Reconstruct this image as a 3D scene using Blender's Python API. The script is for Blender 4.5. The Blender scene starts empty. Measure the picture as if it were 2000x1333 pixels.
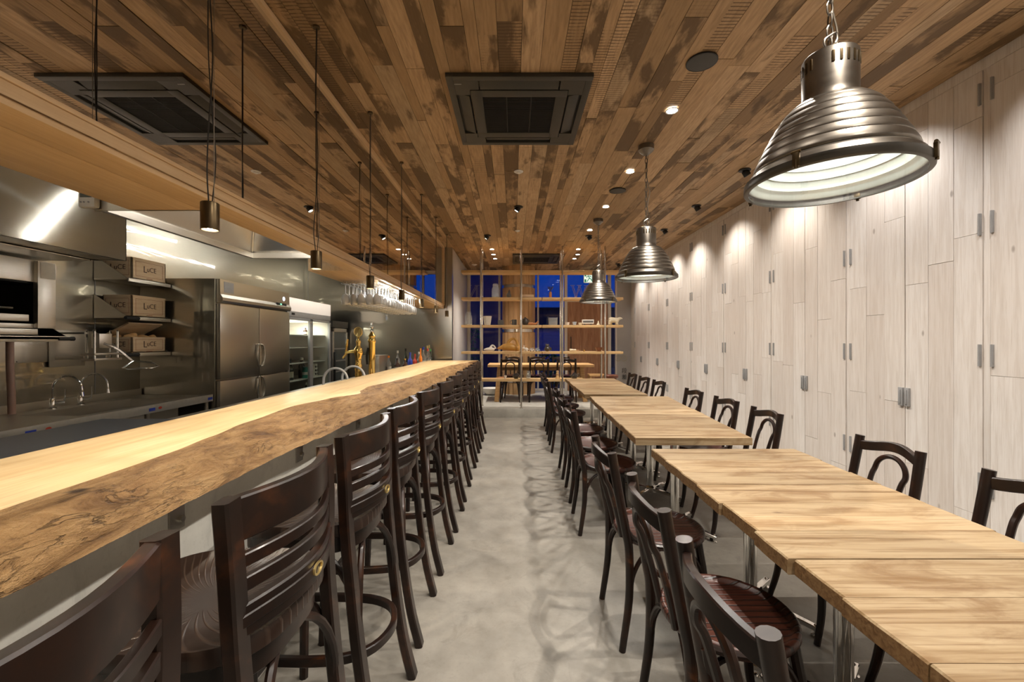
import bpy, bmesh, math, random
from mathutils import Vector, Matrix, noise
R = math.radians
PI = math.pi
scene = bpy.context.scene
COL = scene.collection
random.seed(7)

# ------------------------------------------------------------------ camera, world, exposure
HC = 1.33
cam_d = bpy.data.cameras.new('camera')
cam_d.sensor_width = 36.0
cam_d.lens = 833.0 / 2000.0 * 36.0
cam_d.shift_x = -3.0 / 2000.0
cam_d.shift_y = 0.0
cam_d.clip_start = 0.02
cam = bpy.data.objects.new('camera', cam_d)
COL.objects.link(cam)
cam.location = (0, 0, HC)
cam.rotation_euler = (R(90), 0, 0)
scene.camera = cam
vs = scene.view_settings
vs.view_transform = 'Standard'
vs.look = 'None'
vs.exposure = 0.7
vs.gamma = 1.0
vs.use_curve_mapping = False
cy = scene.cycles
cy.use_denoising = True
cy.max_bounces = 8
cy.diffuse_bounces = 4
cy.glossy_bounces = 5
cy.transmission_bounces = 4
cy.transparent_max_bounces = 16
cy.sample_clamp_indirect = 4.0
cy.caustics_reflective = False
cy.caustics_refractive = False

world = bpy.data.worlds.new('dusk_sky')
scene.world = world
world.use_nodes = True
wn = world.node_tree
wn.nodes.clear()
w_out = wn.nodes.new('ShaderNodeOutputWorld')
w_bg = wn.nodes.new('ShaderNodeBackground')
w_tc = wn.nodes.new('ShaderNodeTexCoord')
w_sep = wn.nodes.new('ShaderNodeSeparateXYZ')
w_rmp = wn.nodes.new('ShaderNodeValToRGB')
wn.links.new(w_tc.outputs['Generated'], w_sep.inputs[0])
wn.links.new(w_sep.outputs['Z'], w_rmp.inputs[0])
w_rmp.color_ramp.elements[0].position = 0.0
w_rmp.color_ramp.elements[0].color = (0.004, 0.03, 0.22, 1)
w_rmp.color_ramp.elements[1].position = 0.5
w_rmp.color_ramp.elements[1].color = (0.002, 0.05, 0.36, 1)
wn.links.new(w_rmp.outputs[0], w_bg.inputs[0])
w_bg.inputs[1].default_value = .6
wn.links.new(w_bg.outputs[0], w_out.inputs[0])

# light strengths, tuned together
E_DOWN = 82.0
E_WALL = 30.0
E_BAR = 13.0
E_LAMP = 12.0
E_BACK = 75.0
E_TUBE = 50.0
WARM = (1.0, 0.83, 0.62)
WARM2 = (1.0, 0.915, 0.815)
NEUT = (1.0, 0.96, 0.92)


# ------------------------------------------------------------------ helpers
def empty(name, loc=(0, 0, 0), rz=0.0):
    o = bpy.data.objects.new(name, None)
    o.empty_display_size = 0.05
    COL.objects.link(o)
    o.location = loc
    o.rotation_euler = (0, 0, rz)
    return o


def tag(o, label, cat, group=None, kind=None):
    o['label'] = label
    o['category'] = cat
    if group:
        o['group'] = group
    if kind:
        o['kind'] = kind
    return o


def thing(name, label, cat, loc=(0, 0, 0), rz=0.0, group=None):
    return tag(empty(name, loc, rz), label, cat, group)


def kids(o):
    return [c for c in COL.objects if c.parent is o]


KIDS = {}


def copy_tree(o, parent=None):
    c = o.copy()
    COL.objects.link(c)
    if parent is not None:
        c.parent = parent
        KIDS.setdefault(parent.name, []).append(c)
    for ch in list(KIDS.get(o.name, [])):
        copy_tree(ch, c)
    return c


def smooth_pts(pts, sub=6, closed=False):
    pts = [Vector(p) for p in pts]
    n = len(pts)
    if n < 3:
        return pts
    out = []
    rng = n if closed else n - 1
    for i in range(rng):
        if closed:
            p0, p1, p2, p3 = pts[(i - 1) % n], pts[i], pts[(i + 1) % n], pts[(i + 2) % n]
        else:
            p1, p2 = pts[i], pts[i + 1]
            p0 = pts[i - 1] if i > 0 else p1 * 2 - p2
            p3 = pts[i + 2] if i + 2 < n else p2 * 2 - p1
        for k in range(sub):
            t = k / sub
            out.append(0.5 * ((2 * p1) + (p2 - p0) * t + (2 * p0 - 5 * p1 + 4 * p2 - p3) * t * t + (3 * p1 - p0 - 3 * p2 + p3) * t ** 3))
    if not closed:
        out.append(pts[-1])
    return out


class MB:
    def __init__(self):
        self.v, self.f, self.m, self.c = [], [], [], []

    def add(self, verts, faces, mi=0, col=(0, 0, 0)):
        b = len(self.v)
        self.v += [tuple(p) for p in verts]
        for f in faces:
            self.f.append([b + i for i in f])
            self.m.append(mi)
            self.c.append(col)
        return self

    def box(self, x0, x1, y0, y1, z0, z1, mi=0, bev=0.0, col=(0, 0, 0), mat=None):
        x0, x1 = min(x0, x1), max(x0, x1)
        y0, y1 = min(y0, y1), max(y0, y1)
        z0, z1 = min(z0, z1), max(z0, z1)
        if bev <= 0:
            V = [(x0, y0, z0), (x1, y0, z0), (x1, y1, z0), (x0, y1, z0), (x0, y0, z1), (x1, y0, z1), (x1, y1, z1), (x0, y1, z1)]
            F = [(0, 3, 2, 1), (4, 5, 6, 7), (0, 1, 5, 4), (1, 2, 6, 5), (2, 3, 7, 6), (3, 0, 4, 7)]
        else:
            b = min(bev, (x1 - x0) * .49, (y1 - y0) * .49, (z1 - z0) * .49)
            bm = bmesh.new()
            bmesh.ops.create_cube(bm, size=1.0)
            for v in bm.verts:
                v.co = Vector(((x0 + x1) / 2 + v.co.x * (x1 - x0), (y0 + y1) / 2 + v.co.y * (y1 - y0), (z0 + z1) / 2 + v.co.z * (z1 - z0)))
            bmesh.ops.bevel(bm, geom=list(bm.edges), offset=b, segments=2, profile=0.6, affect='EDGES')
            bm.verts.index_update()
            V = [v.co.copy() for v in bm.verts]
            F = [[v.index for v in f.verts] for f in bm.faces]
            bm.free()
        if mat is not None:
            V = [mat @ Vector(p) for p in V]
        return self.add(V, F, mi, col)

    def tube(self, pts, r, n=10, closed=False, sub=0, up=None, mi=0, caps=True):
        """r: float, list of floats, or (half_w, half_h) for a rectangular bar"""
        P = smooth_pts(pts, sub, closed) if sub else [Vector(p) for p in pts]
        m = len(P)
        rect = isinstance(r, tuple)
        if isinstance(r, list):
            k = len(r)
            rr = []
            for i in range(m):
                t = i / max(1, m - 1) * (k - 1)
                a = min(int(t), k - 2)
                rr.append(r[a] * (1 - (t - a)) + r[a + 1] * (t - a))
        else:
            rr = [r] * m
        T = []
        for i in range(m):
            if closed:
                d = P[(i + 1) % m] - P[i - 1]
            else:
                d = P[min(i + 1, m - 1)] - P[max(i - 1, 0)]
            T.append(d.normalized() if d.length > 1e-9 else Vector((0, 0, 1)))
        u0 = Vector(up) if up is not None else (Vector((0, 0, 1)) if abs(T[0].z) < .9 else Vector((1, 0, 0)))
        N = (u0 - T[0] * u0.dot(T[0])).normalized()
        V = []
        for i in range(m):
            if up is not None:
                uu = Vector(up)
                N2 = uu - T[i] * uu.dot(T[i])
                if N2.length > 1e-4:
                    N = N2.normalized()
            else:
                N = N - T[i] * N.dot(T[i])
                N.normalize()
            B = T[i].cross(N)
            if rect:
                hw, hh = rr[i]
                b = min(hw, hh) * .3
                prof = [(hw - b, hh), (-hw + b, hh), (-hw, hh - b), (-hw, -hh + b), (-hw + b, -hh), (hw - b, -hh), (hw, -hh + b), (hw, hh - b)]
                for (a, c) in prof:
                    V.append(P[i] + B * a + N * c)
            else:
                for k in range(n):
                    a = 2 * PI * k / n
                    V.append(P[i] + (B * math.cos(a) + N * math.sin(a)) * rr[i])
        nn = 8 if rect else n
        F = []
        for i in range(m if closed else m - 1):
            j = (i + 1) % m
            for k in range(nn):
                F.append((i * nn + k, i * nn + (k + 1) % nn, j * nn + (k + 1) % nn, j * nn + k))
        if not closed and caps:
            F.append(tuple(range(nn))[::-1])
            F.append(tuple((m - 1) * nn + k for k in range(nn)))
        return self.add(V, F, mi)

    def lathe(self, prof, n=24, c=(0, 0, 0), mi=0, cap0=False, cap1=False, mat=None):
        V, F = [], []
        for (r, z) in prof:
            for k in range(n):
                a = 2 * PI * k / n
                V.append(Vector((c[0] + r * math.cos(a), c[1] + r * math.sin(a), c[2] + z)))
        for i in range(len(prof) - 1):
            for k in range(n):
                F.append((i * n + k, i * n + (k + 1) % n, (i + 1) * n + (k + 1) % n, (i + 1) * n + k))
        if cap0:
            F.append(tuple(range(n))[::-1])
        if cap1:
            F.append(tuple((len(prof) - 1) * n + k for k in range(n)))
        if mat is not None:
            V = [mat @ p for p in V]
        return self.add(V, F, mi)

    def prism(self, pts, d, mi=0):
        """closed planar polygon pts (3D) extruded by vector d"""
        P = [Vector(p) for p in pts]
        n = len(P)
        D = Vector(d)
        V = P + [p + D for p in P]
        F = [tuple(range(n))[::-1], tuple(range(n, 2 * n))]
        for i in range(n):
            j = (i + 1) % n
            F.append((i, j, n + j, n + i))
        return self.add(V, F, mi)

    def ball(self, c, r, n=12, mi=0):
        rx, ry, rz = r if isinstance(r, (tuple, list)) else (r, r, r)
        V, F = [], []
        h = n // 2
        for i in range(h + 1):
            t = PI * i / h
            for k in range(n):
                a = 2 * PI * k / n
                V.append((c[0] + rx * math.sin(t) * math.cos(a), c[1] + ry * math.sin(t) * math.sin(a), c[2] + rz * math.cos(t)))
        for i in range(h):
            for k in range(n):
                F.append((i * n + k, (i + 1) * n + k, (i + 1) * n + (k + 1) % n, i * n + (k + 1) % n))
        return self.add(V, F, mi)

    def build(self, name, mats, parent=None, angle=35, col=False, loc=None):
        if not isinstance(mats, (list, tuple)):
            mats = [mats]
        me = bpy.data.meshes.new(name)
        me.from_pydata(self.v, [], self.f)
        for m in mats:
            me.materials.append(m)
        me.polygons.foreach_set('material_index', self.m)
        if col:
            ca = me.color_attributes.new('rnd', 'FLOAT_COLOR', 'CORNER')
            data = []
            for p, c in zip(me.polygons, self.c):
                data += [c[0], c[1], c[2], 1.0] * p.loop_total
            ca.data.foreach_set('color', data)
        bm = bmesh.new()
        bm.from_mesh(me)
        bmesh.ops.recalc_face_normals(bm, faces=list(bm.faces))
        bm.to_mesh(me)
        bm.free()
        me.shade_smooth()
        me.set_sharp_from_angle(angle=R(angle))
        me.update()
        o = bpy.data.objects.new(name, me)
        COL.objects.link(o)
        if parent is not None:
            o.parent = parent
            KIDS.setdefault(parent.name, []).append(o)
        if loc is not None:
            o.location = loc
        return o


def remesh(mb, voxel, smooth=3):
    """fuse overlapping shapes of one body into a single continuous skin"""
    me = bpy.data.meshes.new('tmp')
    me.from_pydata(mb.v, [], mb.f)
    bm = bmesh.new()
    bm.from_mesh(me)
    bmesh.ops.recalc_face_normals(bm, faces=list(bm.faces))
    bm.to_mesh(me)
    bm.free()
    o = bpy.data.objects.new('tmp', me)
    COL.objects.link(o)
    md = o.modifiers.new('r', 'REMESH')
    md.mode = 'VOXEL'
    md.voxel_size = voxel
    sm = o.modifiers.new('s', 'SMOOTH')
    sm.iterations = smooth
    sm.factor = .5
    dg = bpy.context.evaluated_depsgraph_get()
    ev = o.evaluated_get(dg)
    m2 = ev.to_mesh()
    out = MB()
    out.add([v.co.copy() for v in m2.vertices], [list(p.vertices) for p in m2.polygons])
    ev.to_mesh_clear()
    bpy.data.objects.remove(o)
    bpy.data.meshes.remove(me)
    return out


def text_mb(body, size, depth, mat4, mi=0, align='CENTER', font=None):
    cu = bpy.data.curves.new('t', 'FONT')
    cu.body = body
    cu.size = size
    cu.extrude = depth
    cu.align_x = align
    cu.align_y = 'CENTER'
    cu.resolution_u = 3
    o = bpy.data.objects.new('t', cu)
    COL.objects.link(o)
    dg = bpy.context.evaluated_depsgraph_get()
    ev = o.evaluated_get(dg)
    m2 = ev.to_mesh()
    out = MB()
    out.add([mat4 @ v.co for v in m2.vertices], [list(p.vertices) for p in m2.polygons], mi)
    ev.to_mesh_clear()
    bpy.data.objects.remove(o)
    bpy.data.curves.remove(cu)
    return out


def frame_mat(origin, xdir, ydir):
    x = Vector(xdir).normalized()
    y = Vector(ydir).normalized()
    z = x.cross(y)
    m = Matrix((x, y, z)).transposed().to_4x4()
    m.translation = Vector(origin)
    return m


# ------------------------------------------------------------------ materials
class NT:
    def __init__(self, name):
        self.m = bpy.data.materials.new(name)
        self.m.use_nodes = True
        self.t = self.m.node_tree
        self.t.nodes.clear()
        self.out = self.t.nodes.new('ShaderNodeOutputMaterial')

    def n(self, typ, **kw):
        nd = self.t.nodes.new(typ)
        for k, v in kw.items():
            if k.startswith('i_'):
                key = k[2:]
                key = int(key) if key.isdigit() else key.replace('_', ' ')
                s = nd.inputs[key]
                if hasattr(v, 'is_output') or isinstance(v, bpy.types.NodeSocket):
                    self.t.links.new(v, s)
                else:
                    s.default_value = v
            else:
                setattr(nd, k, v)
        return nd

    def link(self, a, b):
        self.t.links.new(a, b)

    def coord(self, scale=(1, 1, 1), rot=(0, 0, 0), kind='Object', offset=None):
        tc = self.n('ShaderNodeTexCoord')
        src = tc.outputs[kind]
        if offset is not None:
            ad = self.n('ShaderNodeVectorMath', operation='ADD')
            self.link(src, ad.inputs[0])
            self.link(offset, ad.inputs[1])
            src = ad.outputs[0]
        mp = self.n('ShaderNodeMapping')
        mp.inputs['Scale'].default_value = scale
        mp.inputs['Rotation'].default_value = rot
        self.link(src, mp.inputs['Vector'])
        return mp.outputs[0]

    def noise(self, vec, scale=5, detail=4, rough=.55, dist=0.0):
        nd = self.n('ShaderNodeTexNoise')
        self.link(vec, nd.inputs['Vector'])
        nd.inputs['Scale'].default_value = scale
        nd.inputs['Detail'].default_value = detail
        nd.inputs['Roughness'].default_value = rough
        nd.inputs['Distortion'].default_value = dist
        return nd.outputs['Fac']

    def ramp(self, fac, stops):
        nd = self.n('ShaderNodeValToRGB')
        el = nd.color_ramp.elements
        while len(el) < len(stops):
            el.new(0.5)
        for e, (p, c) in zip(el, stops):
            e.position = p
            e.color = (c, c, c, 1) if isinstance(c, (int, float)) else (*c, 1)
        self.link(fac, nd.inputs[0])
        return nd.outputs[0]

    def mix(self, fac, a, b, mode='MIX'):
        nd = self.n('ShaderNodeMix', data_type='RGBA', blend_type=mode)
        for s, v in ((nd.inputs[0], fac), (nd.inputs[6], a), (nd.inputs[7], b)):
            if isinstance(v, bpy.types.NodeSocket):
                self.link(v, s)
            elif isinstance(v, (int, float)):
                s.default_value = v if s is nd.inputs[0] else (v, v, v, 1)
            else:
                s.default_value = (*v, 1)
        return nd.outputs[2]

    def math(self, op, a, b=0.0, clamp=False):
        nd = self.n('ShaderNodeMath', operation=op, use_clamp=clamp)
        for s, v in ((nd.inputs[0], a), (nd.inputs[1], b)):
            if isinstance(v, bpy.types.NodeSocket):
                self.link(v, s)
            else:
                s.default_value = v
        return nd.outputs[0]

    def bump(self, h, strength=.3, dist=.01):
        nd = self.n('ShaderNodeBump')
        nd.inputs['Strength'].default_value = strength
        nd.inputs['Distance'].default_value = dist
        self.link(h, nd.inputs['Height'])
        return nd.outputs[0]

    def bsdf(self, col, rough=.5, metal=0.0, normal=None, spec=.5, coat=0.0, emit=None, estr=0.0):
        b = self.n('ShaderNodeBsdfPrincipled')

        def put(k, v):
            if isinstance(v, bpy.types.NodeSocket):
                self.link(v, b.inputs[k])
            elif isinstance(v, (tuple, list)):
                b.inputs[k].default_value = (*v, 1)
            else:
                b.inputs[k].default_value = v
        put('Base Color', col)
        put('Roughness', rough)
        put('Metallic', metal)
        put('Specular IOR Level', spec)
        put('Coat Weight', coat)
        if coat:
            b.inputs['Coat Roughness'].default_value = .12
        if normal is not None:
            self.link(normal, b.inputs['Normal'])
        if emit is not None:
            put('Emission Color', emit)
            put('Emission Strength', estr)
        self.link(b.outputs[0], self.out.inputs[0])
        return self.m


def hazed_glass(name, tint, gloss, haze):
    """thin-walled glass with a pale diffuse share mixed in as painted sparkle"""
    t = NT(name)
    tr = t.n('ShaderNodeBsdfTransparent')
    tr.inputs[0].default_value = (*tint, 1)
    gl = t.n('ShaderNodeBsdfGlossy')
    gl.inputs['Roughness'].default_value = .05
    d1 = t.n('ShaderNodeBsdfTranslucent')
    d1.inputs[0].default_value = (.9, .9, .88, 1)
    d2 = t.n('ShaderNodeBsdfDiffuse')
    d2.inputs[0].default_value = (.9, .9, .88, 1)
    df = t.n('ShaderNodeMixShader')
    t.link(d1.outputs[0], df.inputs[1])
    t.link(d2.outputs[0], df.inputs[2])
    fr = t.n('ShaderNodeLayerWeight')
    fr.inputs[0].default_value = .5
    f = t.math('ADD', t.math('MULTIPLY', t.math('POWER', fr.outputs['Facing'], 3.5), .8), gloss, True)
    m1 = t.n('ShaderNodeMixShader')
    m1.inputs[0].default_value = haze  # pale diffuse share stands in for bright reflections in the glass
    t.link(tr.outputs[0], m1.inputs[1])
    t.link(df.outputs[0], m1.inputs[2])
    mx = t.n('ShaderNodeMixShader')
    t.link(f, mx.inputs[0])
    t.link(m1.outputs[0], mx.inputs[1])
    t.link(gl.outputs[0], mx.inputs[2])
    t.link(mx.outputs[0], t.out.inputs[0])
    return t.m


def plain(name, col, rough=.5, metal=0.0, spec=.5, coat=0.0, var=.12, scale=30.0):
    t = NT(name)
    v = t.coord()
    f = t.noise(v, scale, 3)
    c = t.mix(f, tuple(x * (1 - var) for x in col), tuple(min(1, x * (1 + var)) for x in col))
    return t.bsdf(c, rough, metal, None, spec, coat)


def emitter(name, col, strength):
    t = NT(name)
    e = t.n('ShaderNodeEmission')
    e.inputs[0].default_value = (*col, 1)
    e.inputs[1].default_value = strength
    t.link(e.outputs[0], t.out.inputs[0])
    return t.m


def thin_glass(name, tint=(1, 1, 1), gloss=.08, ior=1.45, rough=.02):
    t = NT(name)
    tr = t.n('ShaderNodeBsdfTransparent')
    tr.inputs[0].default_value = (*tint, 1)
    gl = t.n('ShaderNodeBsdfGlossy')
    gl.inputs['Roughness'].default_value = rough
    fr = t.n('ShaderNodeLayerWeight')
    fr.inputs[0].default_value = .5
    f = t.math('ADD', t.math('MULTIPLY', t.math('POWER', fr.outputs['Facing'], 4.5), .8), gloss, True)
    mx = t.n('ShaderNodeMixShader')
    t.link(f, mx.inputs[0])
    t.link(tr.outputs[0], mx.inputs[1])
    t.link(gl.outputs[0], mx.inputs[2])
    t.link(mx.outputs[0], t.out.inputs[0])
    return t.m


def attr(t):
    a = t.n('ShaderNodeAttribute')
    a.attribute_name = 'rnd'
    s = t.n('ShaderNodeSeparateColor')
    t.link(a.outputs['Color'], s.inputs[0])
    off = t.n('ShaderNodeVectorMath', operation='SCALE')
    t.link(a.outputs['Color'], off.inputs[0])
    off.inputs[3].default_value = 37.0
    return s.outputs[0], s.outputs[1], s.outputs[2], off.outputs[0]


def mat_ceiling():
    t = NT('reclaimed_plank_wood')
    r, g, b, off = attr(t)
    base = t.ramp(r, [(0.0, (.25, .155, .075)), (.25, (.40, .26, .135)), (.6, (.52, .345, .19)), (.85, (.58, .40, .235)), (1.0, (.46, .33, .20))])
    vg = t.coord((14, 1.2, 8), offset=off)
    grain = t.noise(vg, 5, 6, .6)
    c = t.mix(t.ramp(grain, [(.35, .45), (.62, 0.0)]), base, (.20, .12, .055))
    vs_ = t.coord((2.4, .8, 1), offset=off)
    st = t.noise(vs_, 2.2, 5, .62, .3)
    thr = t.math('ADD', st, t.math('MULTIPLY', t.math('SUBTRACT', g, .5), .34))
    c = t.mix(t.ramp(thr, [(.55, 0.0), (.64, .85)]), c, (.10, .058, .024))
    # saw kerfs across some of the boards
    vw = t.coord((1.0, 1, 1), offset=off)
    wv = t.n('ShaderNodeTexWave', wave_type='BANDS', bands_direction='Y')
    t.link(vw, wv.inputs['Vector'])
    wv.inputs['Scale'].default_value = 13.0
    wv.inputs['Distortion'].default_value = 1.1
    wv.inputs['Detail'].default_value = 2
    wv.inputs['Detail Scale'].default_value = 1.2
    kerf = t.ramp(wv.outputs['Fac'], [(.0, .9), (.30, 0.0)])
    pm = t.ramp(b, [(.70, 0.0), (.76, 1.0)])
    nm = t.ramp(t.noise(t.coord((4, .9, 1), offset=off), 2.0, 3), [(.42, 0.0), (.50, 1.0)])
    c = t.mix(t.math('MULTIPLY', t.math('MULTIPLY', kerf, pm), nm), c, (.08, .042, .018))
    bmp = t.bump(grain, .25, .004)
    return t.bsdf(c, .62, 0, bmp, .35)


def mat_whitewash():
    t = NT('whitewashed_board')
    r, g, b, off = attr(t)
    base = t.ramp(r, [(0.0, (.70, .64, .59)), (.5, (.77, .72, .67)), (1.0, (.81, .77, .73))])
    v1 = t.coord((1, 9, .55), offset=off)
    n1 = t.noise(v1, 4.5, 6, .65, .4)
    c = t.mix(t.ramp(n1, [(.38, .42), (.58, 0.0)]), base, (.56, .48, .41))
    v2 = t.coord((1, 38, .9), offset=off)
    n2 = t.noise(v2, 5.0, 3, .6)
    c = t.mix(t.ramp(n2, [(.30, .30), (.46, 0.0)]), c, (.44, .37, .30))
    vk = t.coord((1, 3.2, 1.5), offset=off)
    vo = t.n('ShaderNodeTexVoronoi')
    t.link(vk, vo.inputs['Vector'])
    vo.inputs['Scale'].default_value = 1.5
    c = t.mix(t.ramp(vo.outputs['Distance'], [(.03, .7), (.06, 0.0)]), c, (.30, .25, .21))
    bmp = t.bump(n1, .12, .004)
    return t.bsdf(c, .5, 0, bmp, .4)


def mat_concrete(name, lo, hi, scale=1.0, rough=.5):
    t = NT(name)
    v = t.coord((scale, scale, scale))
    n1 = t.noise(v, .9, 6, .6, .4)
    n2 = t.noise(v, 6.0, 6, .65)
    n3 = t.noise(v, 60, 3, .6)
    f = t.math('ADD', t.math('MULTIPLY', n1, .6), t.math('MULTIPLY', n2, .4))
    c = t.mix(t.ramp(f, [(.40, 0.0), (.60, 1.0)]), lo, hi)
    c = t.mix(t.math('MULTIPLY', t.ramp(n3, [(.55, 0.0), (.75, 1.0)]), .22), c, tuple(x * .7 for x in lo))
    sc = t.noise(t.coord((2.2 * scale, 2.0 * scale, scale)), 2.4, 8, .75, 1.2)
    c = t.mix(t.ramp(sc, [(.54, 0.0), (.68, .42)]), c, tuple(x * .70 for x in lo))
    ve = t.n('ShaderNodeTexVoronoi', feature='DISTANCE_TO_EDGE')
    t.link(t.coord((.55 * scale, .35 * scale, scale)), ve.inputs['Vector'])
    ve.inputs['Scale'].default_value = 1.0
    rg = t.math('ADD', t.math('MULTIPLY', n2, .25), rough - .12)
    return t.bsdf(c, rg, 0, t.bump(n2, .05, .003), .45)


def mat_slab_top():
    t = NT('pale_polished_slab_wood')
    v = t.coord((7, .55, 3))
    n1 = t.noise(v, 2.2, 7, .62, .8)
    c = t.ramp(n1, [(.28, (.52, .33, .14)), (.42, (.68, .49, .25)), (.58, (.76, .58, .325)), (.75, (.82, .66, .40))])
    n2 = t.noise(t.coord((36, 1.0, 6)), 3.0, 4, .6)
    c = t.mix(t.ramp(n2, [(.32, .35), (.48, 0.0)]), c, (.48, .28, .11))
    ws = t.n('ShaderNodeTexVoronoi')
    t.link(t.coord((3.2, .8, 1)), ws.inputs['Vector'])
    ws.inputs['Scale'].default_value = 2.0
    c = t.mix(t.ramp(ws.outputs['Distance'], [(.03, .6), (.09, 0.0)]), c, (.30, .15, .05))
    return t.bsdf(c, .30, 0, None, .45)


def mat_bark():
    t = NT('bark_edge_wood')
    v = t.coord((6, 1.4, 6))
    n1 = t.noise(v, 3.0, 8, .7, .9)
    n2 = t.noise(t.coord((9, 5, 9)), 7.0, 6, .7)
    c = t.ramp(n1, [(.28, (.12, .055, .018)), (.42, (.30, .165, .064)), (.55, (.46, .275, .115)), (.72, (.60, .395, .19))])
    c = t.mix(t.ramp(n2, [(.30, .7), (.45, 0.0)]), c, (.15, .075, .028))
    vo = t.n('ShaderNodeTexVoronoi')
    t.link(t.coord((3, 2.0, 4)), vo.inputs['Vector'])
    vo.inputs['Scale'].default_value = 2.2
    c = t.mix(t.ramp(vo.outputs['Distance'], [(.05, .9), (.13, 0.0)]), c, (.035, .017, .007))
    n4 = t.noise(t.coord((7, 1.6, 9)), 2.6, 5, .6, .6)
    crack = t.ramp(t.math('ABSOLUTE', t.math('SUBTRACT', n4, .5)), [(.0, .6), (.018, 0.0)])
    gate = t.ramp(t.noise(t.coord((2, 1.5, 2)), 3.0, 3), [(.50, 0.0), (.62, 1.0)])
    c = t.mix(t.math('MULTIPLY', crack, gate), c, (.05, .024, .009))
    h = t.math('SUBTRACT', t.math('ADD', n1, t.math('MULTIPLY', n2, .5)), t.math('MULTIPLY', t.math('MULTIPLY', crack, gate), .4))
    return t.bsdf(c, .58, 0, t.bump(h, 1.0, .045), .35)


def mat_table():
    t = NT('rustic_table_wood')
    r, g, b, off = attr(t)
    v = t.coord((.55, 9, 9), offset=off)
    n1 = t.noise(v, 2.4, 7, .62, .7)
    c = t.ramp(n1, [(.28, (.17, .095, .038)), (.40, (.37, .235, .11)), (.51, (.56, .405, .23)), (.68, (.645, .49, .295))])
    st = t.noise(t.coord((2.2, 4.5, 2), offset=off), 1.9, 6, .65, .6)
    c = t.mix(t.ramp(st, [(.50, 0.0), (.66, .7)]), c, (.27, .14, .05))
    fine = t.noise(t.coord((1.0, 46, 20), offset=off), 3.0, 4, .65)
    c = t.mix(t.ramp(fine, [(.32, .65), (.48, 0.0)]), c, (.24, .125, .045))
    hv = t.n('ShaderNodeHueSaturation')
    t.link(c, hv.inputs['Color'])
    t.link(t.math('ADD', t.math('MULTIPLY', r, .22), .58), hv.inputs['Value'])
    vo = t.n('ShaderNodeTexVoronoi')
    t.link(t.coord((1.6, 4, 3), offset=off), vo.inputs['Vector'])
    vo.inputs['Scale'].default_value = 1.6
    c2 = t.mix(t.ramp(vo.outputs['Distance'], [(.03, .75), (.07, 0.0)]), hv.outputs[0], (.12, .055, .02))
    return t.bsdf(c2, .36, 0, t.bump(n1, .15, .004), .45)


def mat_wood(name, dark, mid, light, scale=(1, 1, 1), rough=.4, coat=0.0, spec=.45, stretch=(8, 1, 8)):
    t = NT(name)
    v = t.coord(stretch)
    n1 = t.noise(v, 3.0, 6, .62, .6)
    c = t.ramp(n1, [(.28, dark), (.5, mid), (.72, light)])
    return t.bsdf(c, rough, 0, t.bump(n1, .06, .003), spec, coat)


def mat_dark_chair(name, lines=None):
    t = NT(name)
    v = t.coord((1, 1, 1))
    n1 = t.noise(v, 9.0, 5, .6, .4)
    c = t.ramp(n1, [(.38, (.009, .0042, .0028)), (.55, (.016, .0068, .004)), (.67, (.042, .015, .0065)), (.79, (.16, .055, .018))])
    nrm = None
    if lines == 'slats':
        wv = t.n('ShaderNodeTexWave', wave_type='BANDS', bands_direction='Y')
        t.link(t.coord((1, 1, 1)), wv.inputs['Vector'])
        wv.inputs['Scale'].default_value = 10.5
        wv.inputs['Distortion'].default_value = .2
        c = t.mix(t.ramp(t.noise(t.coord((2, 30, 1)), 2.5, 3), [(.3, 0.0), (.7, 1.0)]), (.028, .008, .005), (.085, .024, .013))
        c = t.mix(t.ramp(wv.outputs['Fac'], [(.03, .9), (.16, 0.0)]), c, (.008, .004, .003))
        nrm = t.bump(t.ramp(wv.outputs['Fac'], [(.02, 0.0), (.22, 1.0)]), .5, .003)
    elif lines == 'sunburst':
        sp = t.n('ShaderNodeSeparateXYZ')
        tc = t.n('ShaderNodeTexCoord')
        t.link(tc.outputs['Object'], sp.inputs[0])
        ax = t.math('ABSOLUTE', t.math('SUBTRACT', sp.outputs[0], .06))
        an = t.math('ARCTAN2', sp.outputs[1], t.math('ADD', ax, .02))
        sw = t.math('ADD', an, t.math('MULTIPLY', ax, 3.0))
        s = t.math('SINE', t.math('MULTIPLY', sw, 58.0))
        rad = t.math('POWER', t.math('ADD', t.math('MULTIPLY', ax, ax), t.math('MULTIPLY', sp.outputs[1], sp.outputs[1])), .5)
        msk = t.ramp(rad, [(.05, 0.0), (.09, 1.0), (.20, 1.0), (.24, .2)])
        ln = t.math('MULTIPLY', t.ramp(s, [(.55, 0.0), (.95, 1.0)]), msk)
        c = t.mix(t.math('MULTIPLY', ln, .5), (.024, .013, .009), (.085, .055, .038))
        nrm = t.bump(ln, .5, .003)
    rg = t.ramp(n1, [(.3, .40), (.7, .28)])
    return t.bsdf(c, rg, 0, nrm, .4, .05)


def mat_steel(name, col=(.56, .525, .465), rough=.20, wave=.35, brush=(1, 1, 60), wscale=(.5, .5, 2.6)):
    t = NT(name)
    n1 = t.noise(t.coord(wscale), 1.8, 3, .5, .5)
    n2 = t.noise(t.coord(brush), 12, 3, .6)
    c = t.mix(n2, tuple(x * .86 for x in col), tuple(min(1, x * 1.08) for x in col))
    rg = t.math('ADD', t.math('MULTIPLY', n2, .10), rough - .05)
    return t.bsdf(c, rg, 1.0, t.bump(n1, wave, .05) if wave else None, .5)


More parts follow.
